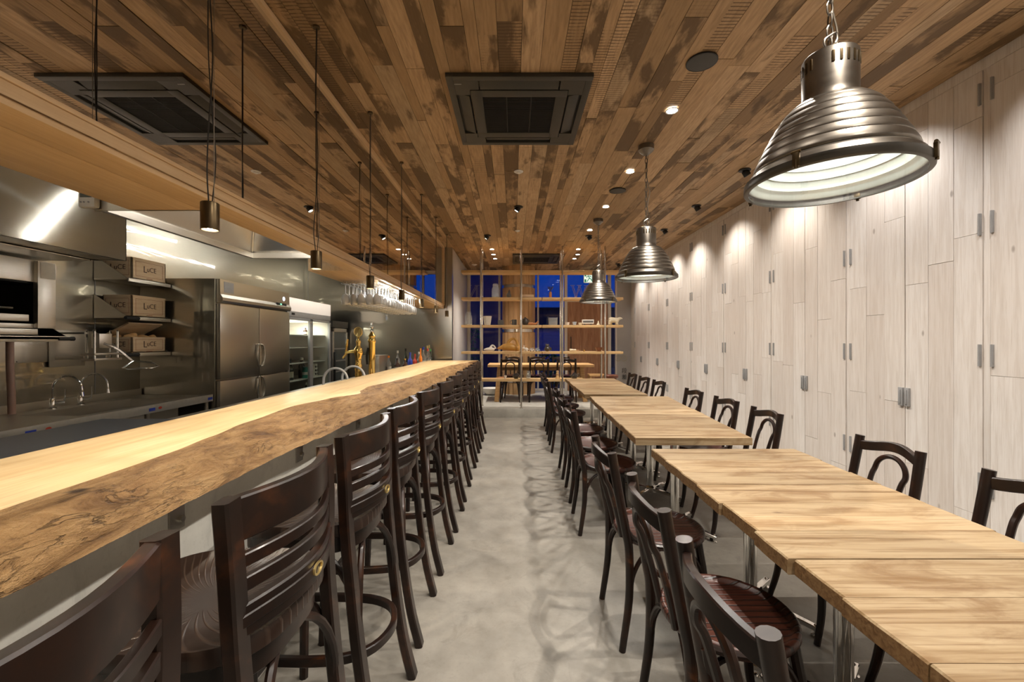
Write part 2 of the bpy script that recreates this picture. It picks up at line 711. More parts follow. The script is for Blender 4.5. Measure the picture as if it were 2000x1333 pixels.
def mat_wall_steel():
    """sheet steel: a soft brushed sheen under a sharper clear reflection, with long shallow waves"""
    t = NT('steel_wall_sheet')
    n1 = t.noise(t.coord((.5, .5, 3.2)), 1.8, 3, .5, .5)
    n2 = t.noise(t.coord((1, 1, 60)), 12, 3, .6)
    bp = t.bump(n1, .06, .05)
    sh = []
    for rg, k in ((.30, 1.0), (.045, 1.0)):
        b = t.n('ShaderNodeBsdfPrincipled')
        t.link(t.mix(n2, (.42, .395, .335), (.51, .48, .415)), b.inputs['Base Color'])
        b.inputs['Metallic'].default_value = 1.0
        b.inputs['Roughness'].default_value = rg
        t.link(bp, b.inputs['Normal'])
        sh.append(b)
    mx = t.n('ShaderNodeMixShader')
    mx.inputs[0].default_value = .38
    t.link(sh[0].outputs[0], mx.inputs[1])
    t.link(sh[1].outputs[0], mx.inputs[2])
    t.link(mx.outputs[0], t.out.inputs[0])
    return t.m


M = {}
M['ceiling'] = mat_ceiling()
M['white'] = mat_whitewash()
M['floor'] = mat_concrete('polished_concrete', (.215, .198, .168), (.335, .312, .270), 1.0, .48)
M['step'] = mat_concrete('step_concrete', (.33, .315, .275), (.44, .42, .37), 1.5, .6)
M['barwall'] = mat_concrete('bar_front_concrete', (.58, .57, .52), (.70, .69, .63), 1.6, .55)
M['plaster'] = plain('grey_plaster', (.42, .40, .385), .8, var=.05, scale=6)
M['offwhite'] = plain('offwhite_paint', (.66, .62, .56), .7, var=.04, scale=8)
M['slab'] = mat_slab_top()
M['bark'] = mat_bark()
M['table'] = mat_table()
M['tableedge'] = mat_wood('table_end_grain', (.16, .08, .03), (.33, .19, .08), (.44, .28, .13), rough=.55, stretch=(3, 26, 26))
M['soffit'] = mat_wood('pale_oak_veneer', (.62, .42, .225), (.70, .49, .275), (.76, .56, .335), rough=.42, stretch=(16, .8, 12))
M['shelfwood'] = mat_wood('shelf_oak', (.50, .31, .13), (.62, .41, .19), (.70, .49, .25), rough=.45, stretch=(1, 14, 14))
M['trestle'] = mat_wood('oak_furniture', (.40, .22, .085), (.52, .31, .13), (.62, .40, .19), rough=.45, stretch=(1, 10, 10))
M['crate'] = mat_wood('crate_pine', (.70, .50, .29), (.79, .59, .365), (.85, .67, .45), rough=.6, stretch=(2, 2, 18))
M['ink'] = plain('branded_ink', (.10, .05, .03), .7)
M['redink'] = plain('red_ink', (.35, .08, .04), .7)
M['doorwood'] = mat_wood('redwood_planks', (.24, .105, .05), (.36, .18, .095), (.46, .26, .15), rough=.55, stretch=(7, 7, .8))
M['barrel'] = mat_wood('barrel_staves', (.25, .14, .06), (.40, .24, .11), (.52, .33, .165), rough=.55, stretch=(6, 6, .6))
M['chair'] = mat_dark_chair('dark_bentwood')
M['seat'] = mat_dark_chair('mahogany_seat', 'slats')
M['stoolseat'] = mat_dark_chair('embossed_seat', 'sunburst')
M['gold'] = plain('gold_badge', (.72, .55, .22), .35, .9)
M['steel'] = mat_steel('brushed_steel')
M['steelwall'] = mat_wall_steel()
M['steelflat'] = mat_steel('flat_steel', (.60, .57, .51), .36, 0.0)
M['steelhood'] = mat_steel('hood_steel', (.58, .55, .49), .12, .03, (1, 60, 1), (1, 1, 1))
M['steelhood2'] = mat_steel('hood_inner_steel', (.66, .63, .58), .34, .03, (1, 60, 1), (1, 1, 1))
M['steelfridge'] = plain('fridge_steel', (.50, .465, .40), .32, 1.0, var=.03, scale=4)
M['steeledge'] = plain('satin_steel_edge', (.50, .48, .43), .38, .45)
M['steelblue'] = mat_steel('worn_blue_steel', (.22, .25, .30), .34, .12, (30, 2, 1), (2, 2, 2))
M['chrome'] = plain('chrome', (.80, .79, .77), .08, 1.0, var=.02)
M['pole'] = plain('satin_pole_steel', (.66, .62, .56), .16, 1.0, var=.03)
M['aged'] = None
t = NT('aged_spun_metal')
n1 = t.noise(t.coord((3, 3, 3)), 3.0, 5, .6)
n2 = t.noise(t.coord((1, 1, 20)), 6.0, 3, .6)
t.bsdf(t.mix(n1, (.14, .125, .105), (.27, .245, .21)), t.math('ADD', t.math('MULTIPLY', n2, .12), .30), 1.0)
M['aged'] = t.m
t = NT('enamel_inside')
n1 = t.noise(t.coord((3, 3, 3)), 6.0, 4, .6)
t.bsdf(t.mix(n1, (.52, .56, .49), (.70, .73, .66)), .22, .35)
M['enamel'] = t.m
M['agedrim'] = plain('dark_rim_metal', (.10, .095, .085), .38, .9)
M['black'] = plain('black_metal', (.018, .017, .016), .45, .3)
M['charcoal'] = plain('charcoal_plastic', (.040, .037, .030), .45, 0, .4)
M['charcoal2'] = plain('dark_grille', (.014, .014, .013), .6, 0, .3)
M['bronze'] = plain('dark_bronze', (.10, .07, .035), .35, .85)
M['wire'] = plain('black_cable', (.02, .018, .015), .6)
M['wirelite'] = plain('steel_cable', (.30, .27, .22), .3, .9)
M['mirror'] = None
t = NT('mirror_sheet')
t.bsdf(t.mix(t.noise(t.coord(), 3, 2), (.80, .78, .74), (.83, .81, .77)), .012, 1.0)
M['mirror'] = t.m
M['glass'] = thin_glass('window_glass', (.97, .98, 1.0), .02)
M['fridgeglass'] = thin_glass('fridge_glass', (.93, .97, .95), .06)
M['stemware'] = hazed_glass('stemware_glass', (.97, .98, .97), .22, .55)
M['jarglass'] = hazed_glass('jar_glass', (.93, .96, .98), .10, .14)
M['greenglass'] = plain('green_bottle', (.012, .025, .010), .08, 0, .7, .5)
M['brownglass'] = plain('brown_bottle', (.06, .022, .008), .1, 0, .7, .5)
M['clearbottle'] = hazed_glass('clear_bottle', (.85, .88, .88), .12, .20)
M['handlesteel'] = plain('bright_handle_steel', (.74, .71, .65), .22, .9, var=.03)
M['label'] = plain('paper_label', (.72, .68, .58), .7)
M['paperwhite'] = plain('white_ceramic', (.78, .75, .69), .35, 0, .5, .2)
M['brass'] = plain('polished_brass', (.83, .56, .17), .12, 1.0, var=.05)
M['rubber'] = plain('black_rubber', (.02, .02, .02), .7)
M['whiteplastic'] = plain('white_plastic', (.74, .72, .68), .4)
M['greyplastic'] = plain('grey_plastic', (.33, .33, .33), .5)
M['screen'] = plain('lcd_screen', (.10, .12, .12), .25)
M['pink'] = plain('pink_hose', (.62, .42, .35), .45)
M['blueplastic'] = plain('blue_plastic', (.03, .06, .42), .4)
M['redplastic'] = plain('red_plastic', (.55, .06, .03), .4)
M['orange'] = plain('orange_cap', (.85, .24, .02), .4)
M['green'] = plain('green_plastic', (.10, .40, .10), .4)
M['teal'] = plain('teal_can', (.03, .35, .26), .4)
M['bread'] = plain('bread_crust', (.62, .38, .16), .65, var=.3, scale=18)
M['gourd'] = plain('gourd_skin', (.62, .34, .085), .4, var=.15, scale=12)
M['terracotta'] = plain('orange_brown_clay', (.50, .20, .07), .5)
M['darkclay'] = plain('dark_stoneware', (.035, .028, .022), .3, 0, .6, .3)
M['greyclay'] = plain('grey_stoneware', (.12, .12, .115), .5)
M['bowlbrown'] = plain('brown_lacquer', (.16, .05, .022), .3, 0, .5, .3)
M['cream'] = plain('cream_ceramic', (.74, .68, .52), .45)
M['bluewhite'] = plain('blue_white_ceramic', (.45, .52, .62), .35)
M['leaf'] = plain('leaf_green', (.05, .16, .04), .6, var=.4)
M['exitgreen'] = plain('sign_green', (.01, .16, .08), .5, var=.02)
t = NT('lit_sign_face')
t.bsdf((.75, .85, .78), .4, 0, None, .5, 0, (.75, .9, .8), .55)
M['exitwhite'] = t.m
t = NT('lit_sign_green')
t.bsdf((.01, .18, .09), .4, 0, None, .5, 0, (.005, .16, .08), .45)
M['exitgreen'] = t.m
M['lens'] = emitter('lit_lamp_lens', (1, .94, .84), 34.0)
M['lensdim'] = emitter('lit_lamp_lens_side', (1, .90, .74), 6.0)
M['bulb'] = emitter('lit_bulb', (1.0, .98, .90), 26.0)
M['tube'] = emitter('lit_tube', (1.0, .97, .88), E_TUBE)
M['tubedim'] = emitter('lit_streak_tube', (1.0, .97, .88), 30.0)  # for the added tube that puts a streak on the near hood
M['strip'] = emitter('lit_strip', (1.0, .96, .88), 14.0)
M['display'] = emitter('lit_display', (.2, .9, .35), 2.0)
M['bluelogo'] = emitter('lit_badge', (.65, .75, 1.0), 1.2)
M['lit_white'] = None
t = NT('lit_header_panel')
t.bsdf((.78, .72, .66), .45, 0, None, .5, 0, (1, .88, .78), .28)
M['lit_white'] = t.m
M['neon'] = plain('thin_sign_tube', (.55, .42, .30), .4, .3)
M['building'] = plain('dusk_facade', (.16, .10, .15), .9, var=.1, scale=3)
M['darkbuilding'] = plain('dark_facade', (.03, .035, .06), .9, var=.3, scale=1)
M['asphalt'] = plain('asphalt', (.06, .06, .065), .9)
M['sticker'] = plain('sticker_print', (.50, .44, .26), .6)
M['stickerdark'] = plain('sticker_dark_print', (.06, .06, .06), .6)


def spot(name, loc, target, energy, angle, blend=.5, col=WARM2, size=.03, parent=None):
    d = bpy.data.lights.new(name, 'SPOT')
    d.energy = energy
    d.spot_size = R(angle)
    d.spot_blend = blend
    d.color = col
    d.shadow_soft_size = size
    o = bpy.data.objects.new(name, d)
    COL.objects.link(o)
    o.location = loc
    dr = Vector(target) - Vector(loc)
    o.rotation_euler = dr.to_track_quat('-Z', 'Y').to_euler()
    if parent is not None:
        o.parent = parent
    return o


def point(name, loc, energy, col=NEUT, size=.04, parent=None):
    d = bpy.data.lights.new(name, 'POINT')
    d.energy = energy
    d.color = col
    d.shadow_soft_size = size
    o = bpy.data.objects.new(name, d)
    COL.objects.link(o)
    o.location = loc
    if parent is not None:
        o.parent = parent
    return o


def struct(mb, name, mats, **kw):
    o = mb.build(name, mats, **kw)
    o['kind'] = 'structure'
    return o


ORD = ['first', 'second', 'third', 'fourth', 'fifth', 'sixth', 'seventh', 'eighth', 'ninth', 'tenth', 'eleventh', 'twelfth']

# ------------------------------------------------------------------ room shell
CEIL = 3.0
XL, XR, XM = -3.7, 2.78, -1.24
YB, YS, YW = -1.6, 7.39, 10.12   # wall behind the camera, step, window wall
KY = 7.6                          # steel wall at the kitchen end


def planks(u0, u1, v0, v1, wmin, wmax, lmin, lmax, rng):
    out = []
    u = u0
    while u < u1 - 1e-4:
        w = rng.uniform(wmin, wmax)
        if u + w > u1 - wmin * .5:
            w = u1 - u
        v = v0 - rng.uniform(0, lmax)
        while v < v1:
            L = rng.uniform(lmin, lmax)
            a, b = max(v, v0), min(v + L, v1)
            if b - a > .01:
                out.append((u, u + w, a, b))
            v += L
        u += w
    return out


rng = random.Random(11)
mb = MB()
for (a, b, c, d) in planks(XM, XR, YB, YW + .1, .065, .135, .6, 2.1, rng):
    col = (rng.random(), rng.random(), rng.random())
    z = CEIL + rng.uniform(-.003, .002)
    g = .0012
    mb.box(a + g, b - g, c + g, d - g, z, CEIL + .02, 0, col=col)
struct(mb, 'ceiling', M['ceiling'], col=True)
mb = MB()
mb.box(XL - .1, XR + .1, YB - .1, YW + .1, CEIL + .021, CEIL + .12)
struct(mb, 'ceiling_slab', M['charcoal2'])
mb = MB()
mb.box(XL, XM - .03, YB, KY, 2.82, 2.86)
struct(mb, 'ceiling_kitchen', M['greyplastic'])

mb = MB()
mb.box(XL - .1, XR + .1, YB - .1, YS, -.1, 0)
struct(mb, 'floor', M['floor'])
mb = MB()
mb.box(-1.095, XR, YS, YW + .05, -.1, .15, 0, .006)
struct(mb, 'floor_step', M['step'])

# right wall: a frame behind the closet doors, one per pair
mb = MB()
mb.box(XR + .004, XR + .1, YB, YW + .05, 0, CEIL)
struct(mb, 'wall_right', M['offwhite'])
mb = MB()
mb.box(XR - .012, XR + .004, YB, YW, 2.93, CEIL - .002, 0, .002, col=(.6, .4, .2))
struct(mb, 'trim_1', M['white'], col=True)
mb = MB()
mb.box(XR - .012, XR + .004, YB, YW, 0, .07, 0, .002, col=(.3, .4, .2))
struct(mb, 'baseboard_right', M['white'], col=True)

rng = random.Random(5)
pairs = [2.495 + 1.035 * k for k in range(-3, 8)]       # lines where two hinged edges meet
leaf_no = 0
for k, yp in enumerate(pairs[:-1]):
    y0, y1 = yp, pairs[k + 1]
    mb = MB()
    mb.box(XR - .010, XR + .004, y0 - .018, y0 + .018, .07, 2.93, 0, .002, col=(.7, .3, .1))
    struct(mb, 'trim_%d' % (k + 2), M['white'], col=True)
    mid = (y0 + y1) / 2
    nm = ORD[k]
    for side in (0, 1):
        a, b = (y0 + .021, mid - .002) if side == 0 else (mid + .002, y1 - .021)
        leaf = thing('closet_door', 'whitewashed plank closet door, %s leaf of the %s pair counted from the camera end' % ('near' if side == 0 else 'far', nm),
                     'door', (XR, (a + b) / 2, .07), group='whitewashed closet doors')
        w = b - a
        mb = MB()
        for (u0, u1, v0, v1) in planks(-w / 2, w / 2, 0, 2.858, w / 3 - .001, w / 3 + .001, .6, 1.9, rng):
            g = .0011
            mb.box(-.014 + rng.uniform(-.0012, .0012), 0, u0 + g, u1 - g, v0 + g, v1 - g, 0, col=(rng.random(), rng.random(), rng.random()))
        mb.box(-.006, .003, -w / 2, w / 2, 0, 2.858, 0, col=(.0, .2, .2))
        mb.build('door_panel', M['white'], leaf, col=True)
        hy = -w / 2 + .012 if side == 0 else w / 2 - .012
        for hz in (2.72, 1.95, 1.175, .415):
            h = MB()
            h.box(-.022, -.012, hy - .008, hy + .008, hz - .065, hz + .065, 0, .003)
            h.tube([(-.022, hy, hz - .065), (-.022, hy, hz + .065)], .0055, 8)
            h.build('hinge', M['greyplastic'], leaf)
        gy = w / 2 - .022 if side == 0 else -w / 2 + .022
        h = MB()
        h.box(-.03, -.013, gy - .017, gy + .017, .866 - .065, .866 + .065, 0, .004)
        h.box(-.036, -.028, gy - .006, gy + .006, .866 - .05, .866 + .05, 0, .002)
        h.build('handle', M['greyplastic'], leaf)

# kitchen shell
mb = MB()
mb.box(XL - .1, XL, YB, KY + .1, 0, CEIL)
struct(mb, 'wall_left', M['steelwall'])
mb = MB()
mb.box(XL, -1.095, KY, KY + .1, 0, CEIL)
struct(mb, 'wall_kitchen_end', M['steelwall'])
mb = MB()
mb.box(-1.175, -1.095, KY + .1, YW + .05, 0, CEIL)
struct(mb, 'wall_vestibule', M['plaster'])
mb = MB()
mb.box(XL - .1, XR + .1, YB - .1, YB, 0, CEIL)
struct(mb, 'wall_behind', M['offwhite'])
mb = MB()
for y in (3.77, 1.9, .4):
    mb.box(XL, XL + .003, y - .004, y + .004, .0, 2.82)
for x in (-3.66,):
    mb.box(x - .004, x + .004, KY - .003, KY, 0, 2.82)
struct(mb, 'trim_20', M['greyplastic'])

# dropped soffit over the bar with the hood cut-out
SB, SF = HC + .571, XM + .012
mb = MB()
mb.box(-1.363, SF, YB, KY - .05, SB, 1.962, 0, .004)
mb.box(-1.672, -1.364, YB, 1.86, SB, 1.962, 0, .003)
mb.box(-1.672, -1.364, 3.47, KY - .05, SB, 1.962, 0, .003)
struct(mb, 'soffit', M['soffit'])
mb = MB()
mb.box(SF - .001, SF + .004, YB, KY - .05, SB + .018, SB + .021)
struct(mb, 'trim_21', M['bark'])
mb = MB()
mb.box(-1.672, -1.655, 3.47, KY, 1.962, 2.82)
mb.box(-1.672, -1.655, YB, 1.66, 1.962, 2.82)
mb.box(-1.655, XM - .02, 3.47, 3.49, 1.962, 2.82)
struct(mb, 'wall_soffit', M['soffit'])

mirror = thing('mirror_panel', 'long mirror sheet above the oak soffit reflecting the plank ceiling', 'mirror', (XM, 3.0, 1.965))
mb = MB()
mb.box(-.02, 0, YB - 3.0, KY - .06 - 3.0, 0, CEIL - .035 - 1.965)
mb.build('mirror_sheet', M['mirror'], mirror)
mb = MB()
mb.box(-.02, .022, YB - 3.0, KY - .05 - 3.0, CEIL - .035 - 1.965, CEIL - .004 - 1.965, 0, .003)
mb.box(-.02, .022, KY - .095 - 3.0, KY - .05 - 3.0, -.003, CEIL - .035 - 1.965, 0, .003)
mb.box(-.02, .016, YB - 3.0, KY - .05 - 3.0, -.003, .012, 0, .003)
mb.build('frame', M['soffit'], mirror)
# ------------------------------------------------------------------ bar counter
def interp(tab, y):
    if y <= tab[0][0]:
        return tab[0][1]
    for (a, b), (c, d) in zip(tab, tab[1:]):
        if y <= c:
            t = (y - a) / (c - a)
            t = t * t * (3 - 2 * t)
            return b + (d - b) * t
    return tab[-1][1]


TOPX = [(.5, -.985), (.94, -1.003), (1.26, -1.016), (1.47, -1.041), (1.73, -1.085), (2.15, -1.116), (2.45, -1.06), (2.67, -.965), (2.85, -1.02), (3.09, -1.05), (3.5, -.986), (4.04, -.935), (4.74, -.927), (5.5, -.878), (6.25, -.773), (6.7, -.70), (7.23, -.60)]
BOTX = [(.7, -.845), (1.3, -.858), (1.7, -.866), (2.0, -.845), (2.5, -.83), (3.2, -.80), (4.0, -.765), (4.7, -.715), (5.7, -.65), (7.23, -.60)]
counter = thing('bar_counter', 'long live-edge wooden bar counter on a concrete front with dark stools along it', 'bar counter', (-1.2, 3.0, 0))
mb = MB()
ys = [YB + .4 + i * (7.28 - YB - .4) / 300 for i in range(301)]
NP = 9
rows = []
for y in ys:
    tx = interp(TOPX, y) + .008 * noise.noise(Vector((y * 3, 0, 0)))
    bx = interp(BOTX, y) + .010 * noise.noise(Vector((y * 2.5, 7, 0)))
    zt, zb = 1.0, .905
    r = [(-1.43 + .012 * noise.noise(Vector((y * 1.3, 3, 1))), zb), (-1.43 + .012 * noise.noise(Vector((y * 1.3, 3, 1))), zt), (tx, zt)]
    for k in range(1, NP + 1):
        t = k / NP
        x = tx + (bx - tx) * t
        z = zt + (zb - zt) * t + .022 * math.sin(PI * t)
        d = .016 * math.sin(PI * t) * noise.noise(Vector((y * 5, t * 3, 2))) + .006 * noise.noise(Vector((y * 14, t * 8, 5)))
        r.append((x + d * .6, min(z + d, 1.004)))
    rows.append([(p[0] + 1.2, y - 3.0, p[1]) for p in r])
nc = len(rows[0])
V = [p for r in rows for p in r]
F, MI = [], []
for i in range(len(rows) - 1):
    for k in range(nc):
        j = (k + 1) % nc
        F.append((i * nc + k, i * nc + j, (i + 1) * nc + j, (i + 1) * nc + k))
        MI.append(1 if 2 <= k < nc - 1 else 0)
F.append(tuple(range(nc)))
MI.append(0)
F.append(tuple((len(rows) - 1) * nc + k for k in range(nc)))
MI.append(1)
b0 = len(mb.v)
mb.v += V
mb.f += [list(f) for f in F]
mb.m += MI
mb.c += [(0, 0, 0)] * len(F)
mb.build('slab_top', [M['slab'], M['bark']], counter, angle=50)
mb = MB()
mb.box(-1.37 + 1.2, -1.0 + 1.2, YB - 3.0, 7.2 - 3.0, 0, .915, 0, .004)
mb.build('front_wall', M['barwall'], counter)
for y in (.54, 1.262, 1.985, 2.73, 3.46, 4.2, 4.95, 5.7, 6.45):
    h = MB()
    h.box(.200, .206, y - 3.028, y - 2.972, .77, .904, 0, .001)
    h.box(.200, .33, y - 3.028, y - 2.972, .898, .904, 0, .001)
    h.tube([(.205, y - 2.99, .80), (.216, y - 2.99, .80)], .010, 6)
    h.build('bracket', M['steelflat'], counter)

# ------------------------------------------------------------------ bar stools
def make_stool():
    t = empty('bar_stool')
    w = M['chair']
    s = MB()
    out = []
    n = 40
    for k in range(n):
        a = 2 * PI * k / n
        ca, sa = math.cos(a), math.sin(a)
        e = .62
        x = .07 + .215 * math.copysign(abs(ca) ** e, ca)
        y = .205 * math.copysign(abs(sa) ** e, sa)
        out.append((x, y))
    V, F = [], []
    for (sc, z) in ((.96, .715), (1.0, .722), (1.0, .748), (.985, .757), (.95, .755), (.90, .748), (.5, .743)):
        V += [(.07 + (x - .07) * sc, y * sc, z) for (x, y) in out]
    for i in range(6):
        for k in range(n):
            F.append((i * n + k, i * n + (k + 1) % n, (i + 1) * n + (k + 1) % n, (i + 1) * n + k))
    F.append(tuple(6 * n + k for k in range(n)))
    F.append(tuple(range(n))[::-1])
    s.add(V, F)
    s.build('seat', M['stoolseat'], t, angle=50)
    f = MB()
    ring = [(.07 + (x - .07) * .86, y * .86, .69) for (x, y) in out]
    f.tube(ring, (.012, .028), closed=True, up=(0, 0, 1))
    f.build('seat_frame', w, t)
    for sy in (-1, 1):
        m = MB()
        m.tube([(-.098, .205 * sy, 1.04), (-.105, .2 * sy, .9), (-.108, .192 * sy, .76), (-.118, .188 * sy, .62), (-.142, .186 * sy, .38), (-.175, .186 * sy, .16), (-.214, .186 * sy, 0)], (.022, .016), sub=5, up=(1, 0, 0))
        m.build('leg', w, t)
        m = MB()
        m.tube([(.2, .15 * sy, .70), (.205, .158 * sy, .4), (.215, .17 * sy, 0)], [.019, .018, .0165], n=8, sub=4)
        leg = m.build('leg', w, t)

    def arc(x_end, bow, w_, n=14):
        return [(x_end - bow * math.sin(PI * k / n), w_ * (1 - 2 * k / n), 0) for k in range(n + 1)]
    for (nm, z0, z1, th, bow) in (('top_rail', .955, 1.04, .012, .055), ('back_slat', .905, .931, .008, .052), ('back_slat', .858, .886, .008, .05), ('lower_rail', .775, .838, .012, .05)):
        m = MB()
        xe = -.098 if nm == 'top_rail' else -.106
        pts = [(x, y * .99, (z0 + z1) / 2) for (x, y, _) in arc(xe, bow, .197)]
        m.tube(pts, (th, (z1 - z0) / 2), up=(0, 0, 1))
        if nm == 'lower_rail':
            m.tube([(p[0] - .008, p[1], .808) for p in pts], (.008, .012), up=(0, 0, 1))
        r_ = m.build(nm, w, t)
        if nm == 'lower_rail':
            e = MB()
            e.lathe([(.72, .001), (.76, .005), (1.0, .005), (1.0, 0)], 24, mat=frame_mat((-.170, 0, .808), (0, 1, 0), (0, 0, 1)) @ Matrix.Diagonal((.022, .014, -1, 1)))
            b_ = e.build('badge', M['gold'], r_)
            b_['label'] = 'small gold oval badge'
    m = MB()
    zr = .32
    pts = [(.205, .165, zr), (.1, .168, zr), (0, .166, zr), (-.09, .15, zr), (-.16, .10, zr), (-.19, 0, zr), (-.16, -.10, zr), (-.09, -.15, zr), (0, -.166, zr), (.1, -.168, zr), (.205, -.165, zr)]
    m.tube(pts, (.010, .015), sub=4, up=(0, 0, 1))
    m.build('foot_ring', w, t)
    m = MB()
    m.tube([(.207, -.16, .26), (.207, .16, .26)], (.009, .014), up=(0, 0, 1))
    m.build('stretcher', w, t)
    for (x0, y0, x1, y1) in ((-.14, .175, -.09, -.0), (-.14, -.175, -.09, 0), (.205, .155, .06, .165), (.205, -.155, .06, -.165), (-.14, .18, .04, .165), (-.14, -.18, .04, -.165)):
        m = MB()
        pts = []
        for k in range(9):
            a = PI / 2 * k / 8
            s_, c_ = math.sin(a), math.cos(a)
            pts.append((x1 + (x0 - x1) * c_ if False else x0 + (x1 - x0) * (1 - c_), y0 + (y1 - y0) * (1 - c_), .43 + .245 * s_))
        m.tube(pts, .011, 8)
        m.build('brace', w, t)
    return t


stool0 = make_stool()
stool_y = [.43, .98, 1.51, 2.045, 2.62, 3.16, 3.72, 4.29, 4.87, 5.45, 5.95]
rng = random.Random(3)
for i, y in enumerate(stool_y):
    o = stool0 if i == 0 else copy_tree(stool0)
    o.location = (-.62 + rng.uniform(-.008, .008), y, 0)
    o.rotation_euler = (0, 0, PI + rng.uniform(-.03, .03))
    tag(o, 'dark ladder-back bar stool, %s along the counter counted from the camera end' % ORD[i], 'bar stool', 'bar stools along the counter')

# ------------------------------------------------------------------ bentwood chairs
def make_chair():
    t = empty('bentwood_chair')
    w = M['chair']
    s = MB()
    s.lathe([(.0, .449), (.165, .449), (.178, .452), (.186, .460), (.197, .464), (.205, .458), (.206, .44), (.198, .428), (.18, .424), (0, .424)], 36)
    s.build('seat', M['seat'], t, angle=60)
    for sy in (-1, 1):
        m = MB()
        m.tube([(-.262, .168 * sy, .845), (-.238, .172 * sy, .70), (-.205, .176 * sy, .52), (-.19, .180 * sy, .42), (-.192, .185 * sy, .22), (-.222, .188 * sy, 0)], [.0205, .02, .019, .0185, .017, .0145], n=12, sub=5)
        m.build('leg', w, t)
        m = MB()
        m.tube([(.135, .125 * sy, .43), (.152, .148 * sy, .28), (.165, .165 * sy, .13), (.195, .180 * sy, 0)], [.0185, .0175, .0155, .013], n=10, sub=4)
        m.build('leg', w, t)
    m = MB()
    pts = []
    for k in range(13):
        u = k / 12
        pts.append((-.255 - .045 * math.sin(PI * u), .166 * (1 - 2 * u), .798 + .022 * math.sin(PI * u) ** 2))
    m.tube(pts, (.011, .023), up=(0, 0, 1))
    m.build('top_rail', w, t)
    m = MB()
    pts = [(-.192, .070, .44), (-.214, .078, .54), (-.248, .083, .66)]
    for k in range(7):
        a = PI * k / 6
        pts.append((-.268 - .014 * math.sin(a), .085 * math.cos(a), .70 + .075 * math.sin(a)))
    pts += [(-.248, -.083, .66), (-.214, -.078, .54), (-.192, -.070, .44)]
    m.tube(pts, .0115, 8, sub=4)
    m.build('back_hoop', w, t)
    for sy in (-1, 1):
        m = MB()
        m.tube([(-.216, .160 * sy, .585), (-.203, .165 * sy, .53), (-.17, .178 * sy, .478), (-.10, .192 * sy, .455), (-.03, .205 * sy, .450)], [.011, .012, .012, .011, .010], n=8, sub=4)
        m.build('hip_brace', w, t)
    legs = [(.152, .148), (.152, -.148), (-.19, -.184), (-.19, .184)]
    for k in range(4):
        a, b = Vector((*legs[k], 0)), Vector((*legs[(k + 1) % 4], 0))
        mid = (a + b) / 2 * .86
        m = MB()
        pts = [a.lerp(mid, .04) + Vector((0, 0, .26)), a.lerp(mid, .12) + Vector((0, 0, .33)), a.lerp(mid, .42) + Vector((0, 0, .40)), mid + Vector((0, 0, .417)), b.lerp(mid, .42) + Vector((0, 0, .40)), b.lerp(mid, .12) + Vector((0, 0, .33)), b.lerp(mid, .04) + Vector((0, 0, .26))]
        m.tube(pts, .0095, 8, sub=4)
        m.build('brace', w, t)
    return t


chair0 = make_chair()
used = [False]
rng = random.Random(21)


def place_chair(x, y, rz, label, group, z=0.0):
    o = copy_tree(chair0) if used[0] else chair0
    used[0] = True
    o.location = (x, y, z)
    o.rotation_euler = (0, 0, rz + rng.uniform(-.04, .04))
    tag(o, label, 'chair', group)
    return o


sets = [('nearest', [.88, 1.39, 2.02], [.88, 1.44, 2.04]), ('middle', [3.10, 3.68, 4.28], [3.01, 3.60, 4.24]), ('farthest', [5.25, 5.85, 6.45], [5.2, 5.78, 6.38])]
pos3 = ['camera-end', 'centre', 'far-end']
for (nm, ly, ry) in sets:
    for i, y in enumerate(ly):
        place_chair(.69 + rng.uniform(-.012, .012), y, 0, 'dark bentwood chair on the aisle side of the %s table set, %s one of three' % (nm, pos3[i]), 'chairs along the aisle side of the tables')
    for i, y in enumerate(ry):
        if nm == 'nearest' and i == 0:
            continue
        place_chair(1.525 + rng.uniform(-.012, .012), y, PI, 'dark bentwood chair between the %s table set and the white closet doors, %s one' % (nm, pos3[i]), 'chairs along the closet doors')

# ------------------------------------------------------------------ dining tables
TZ = .72


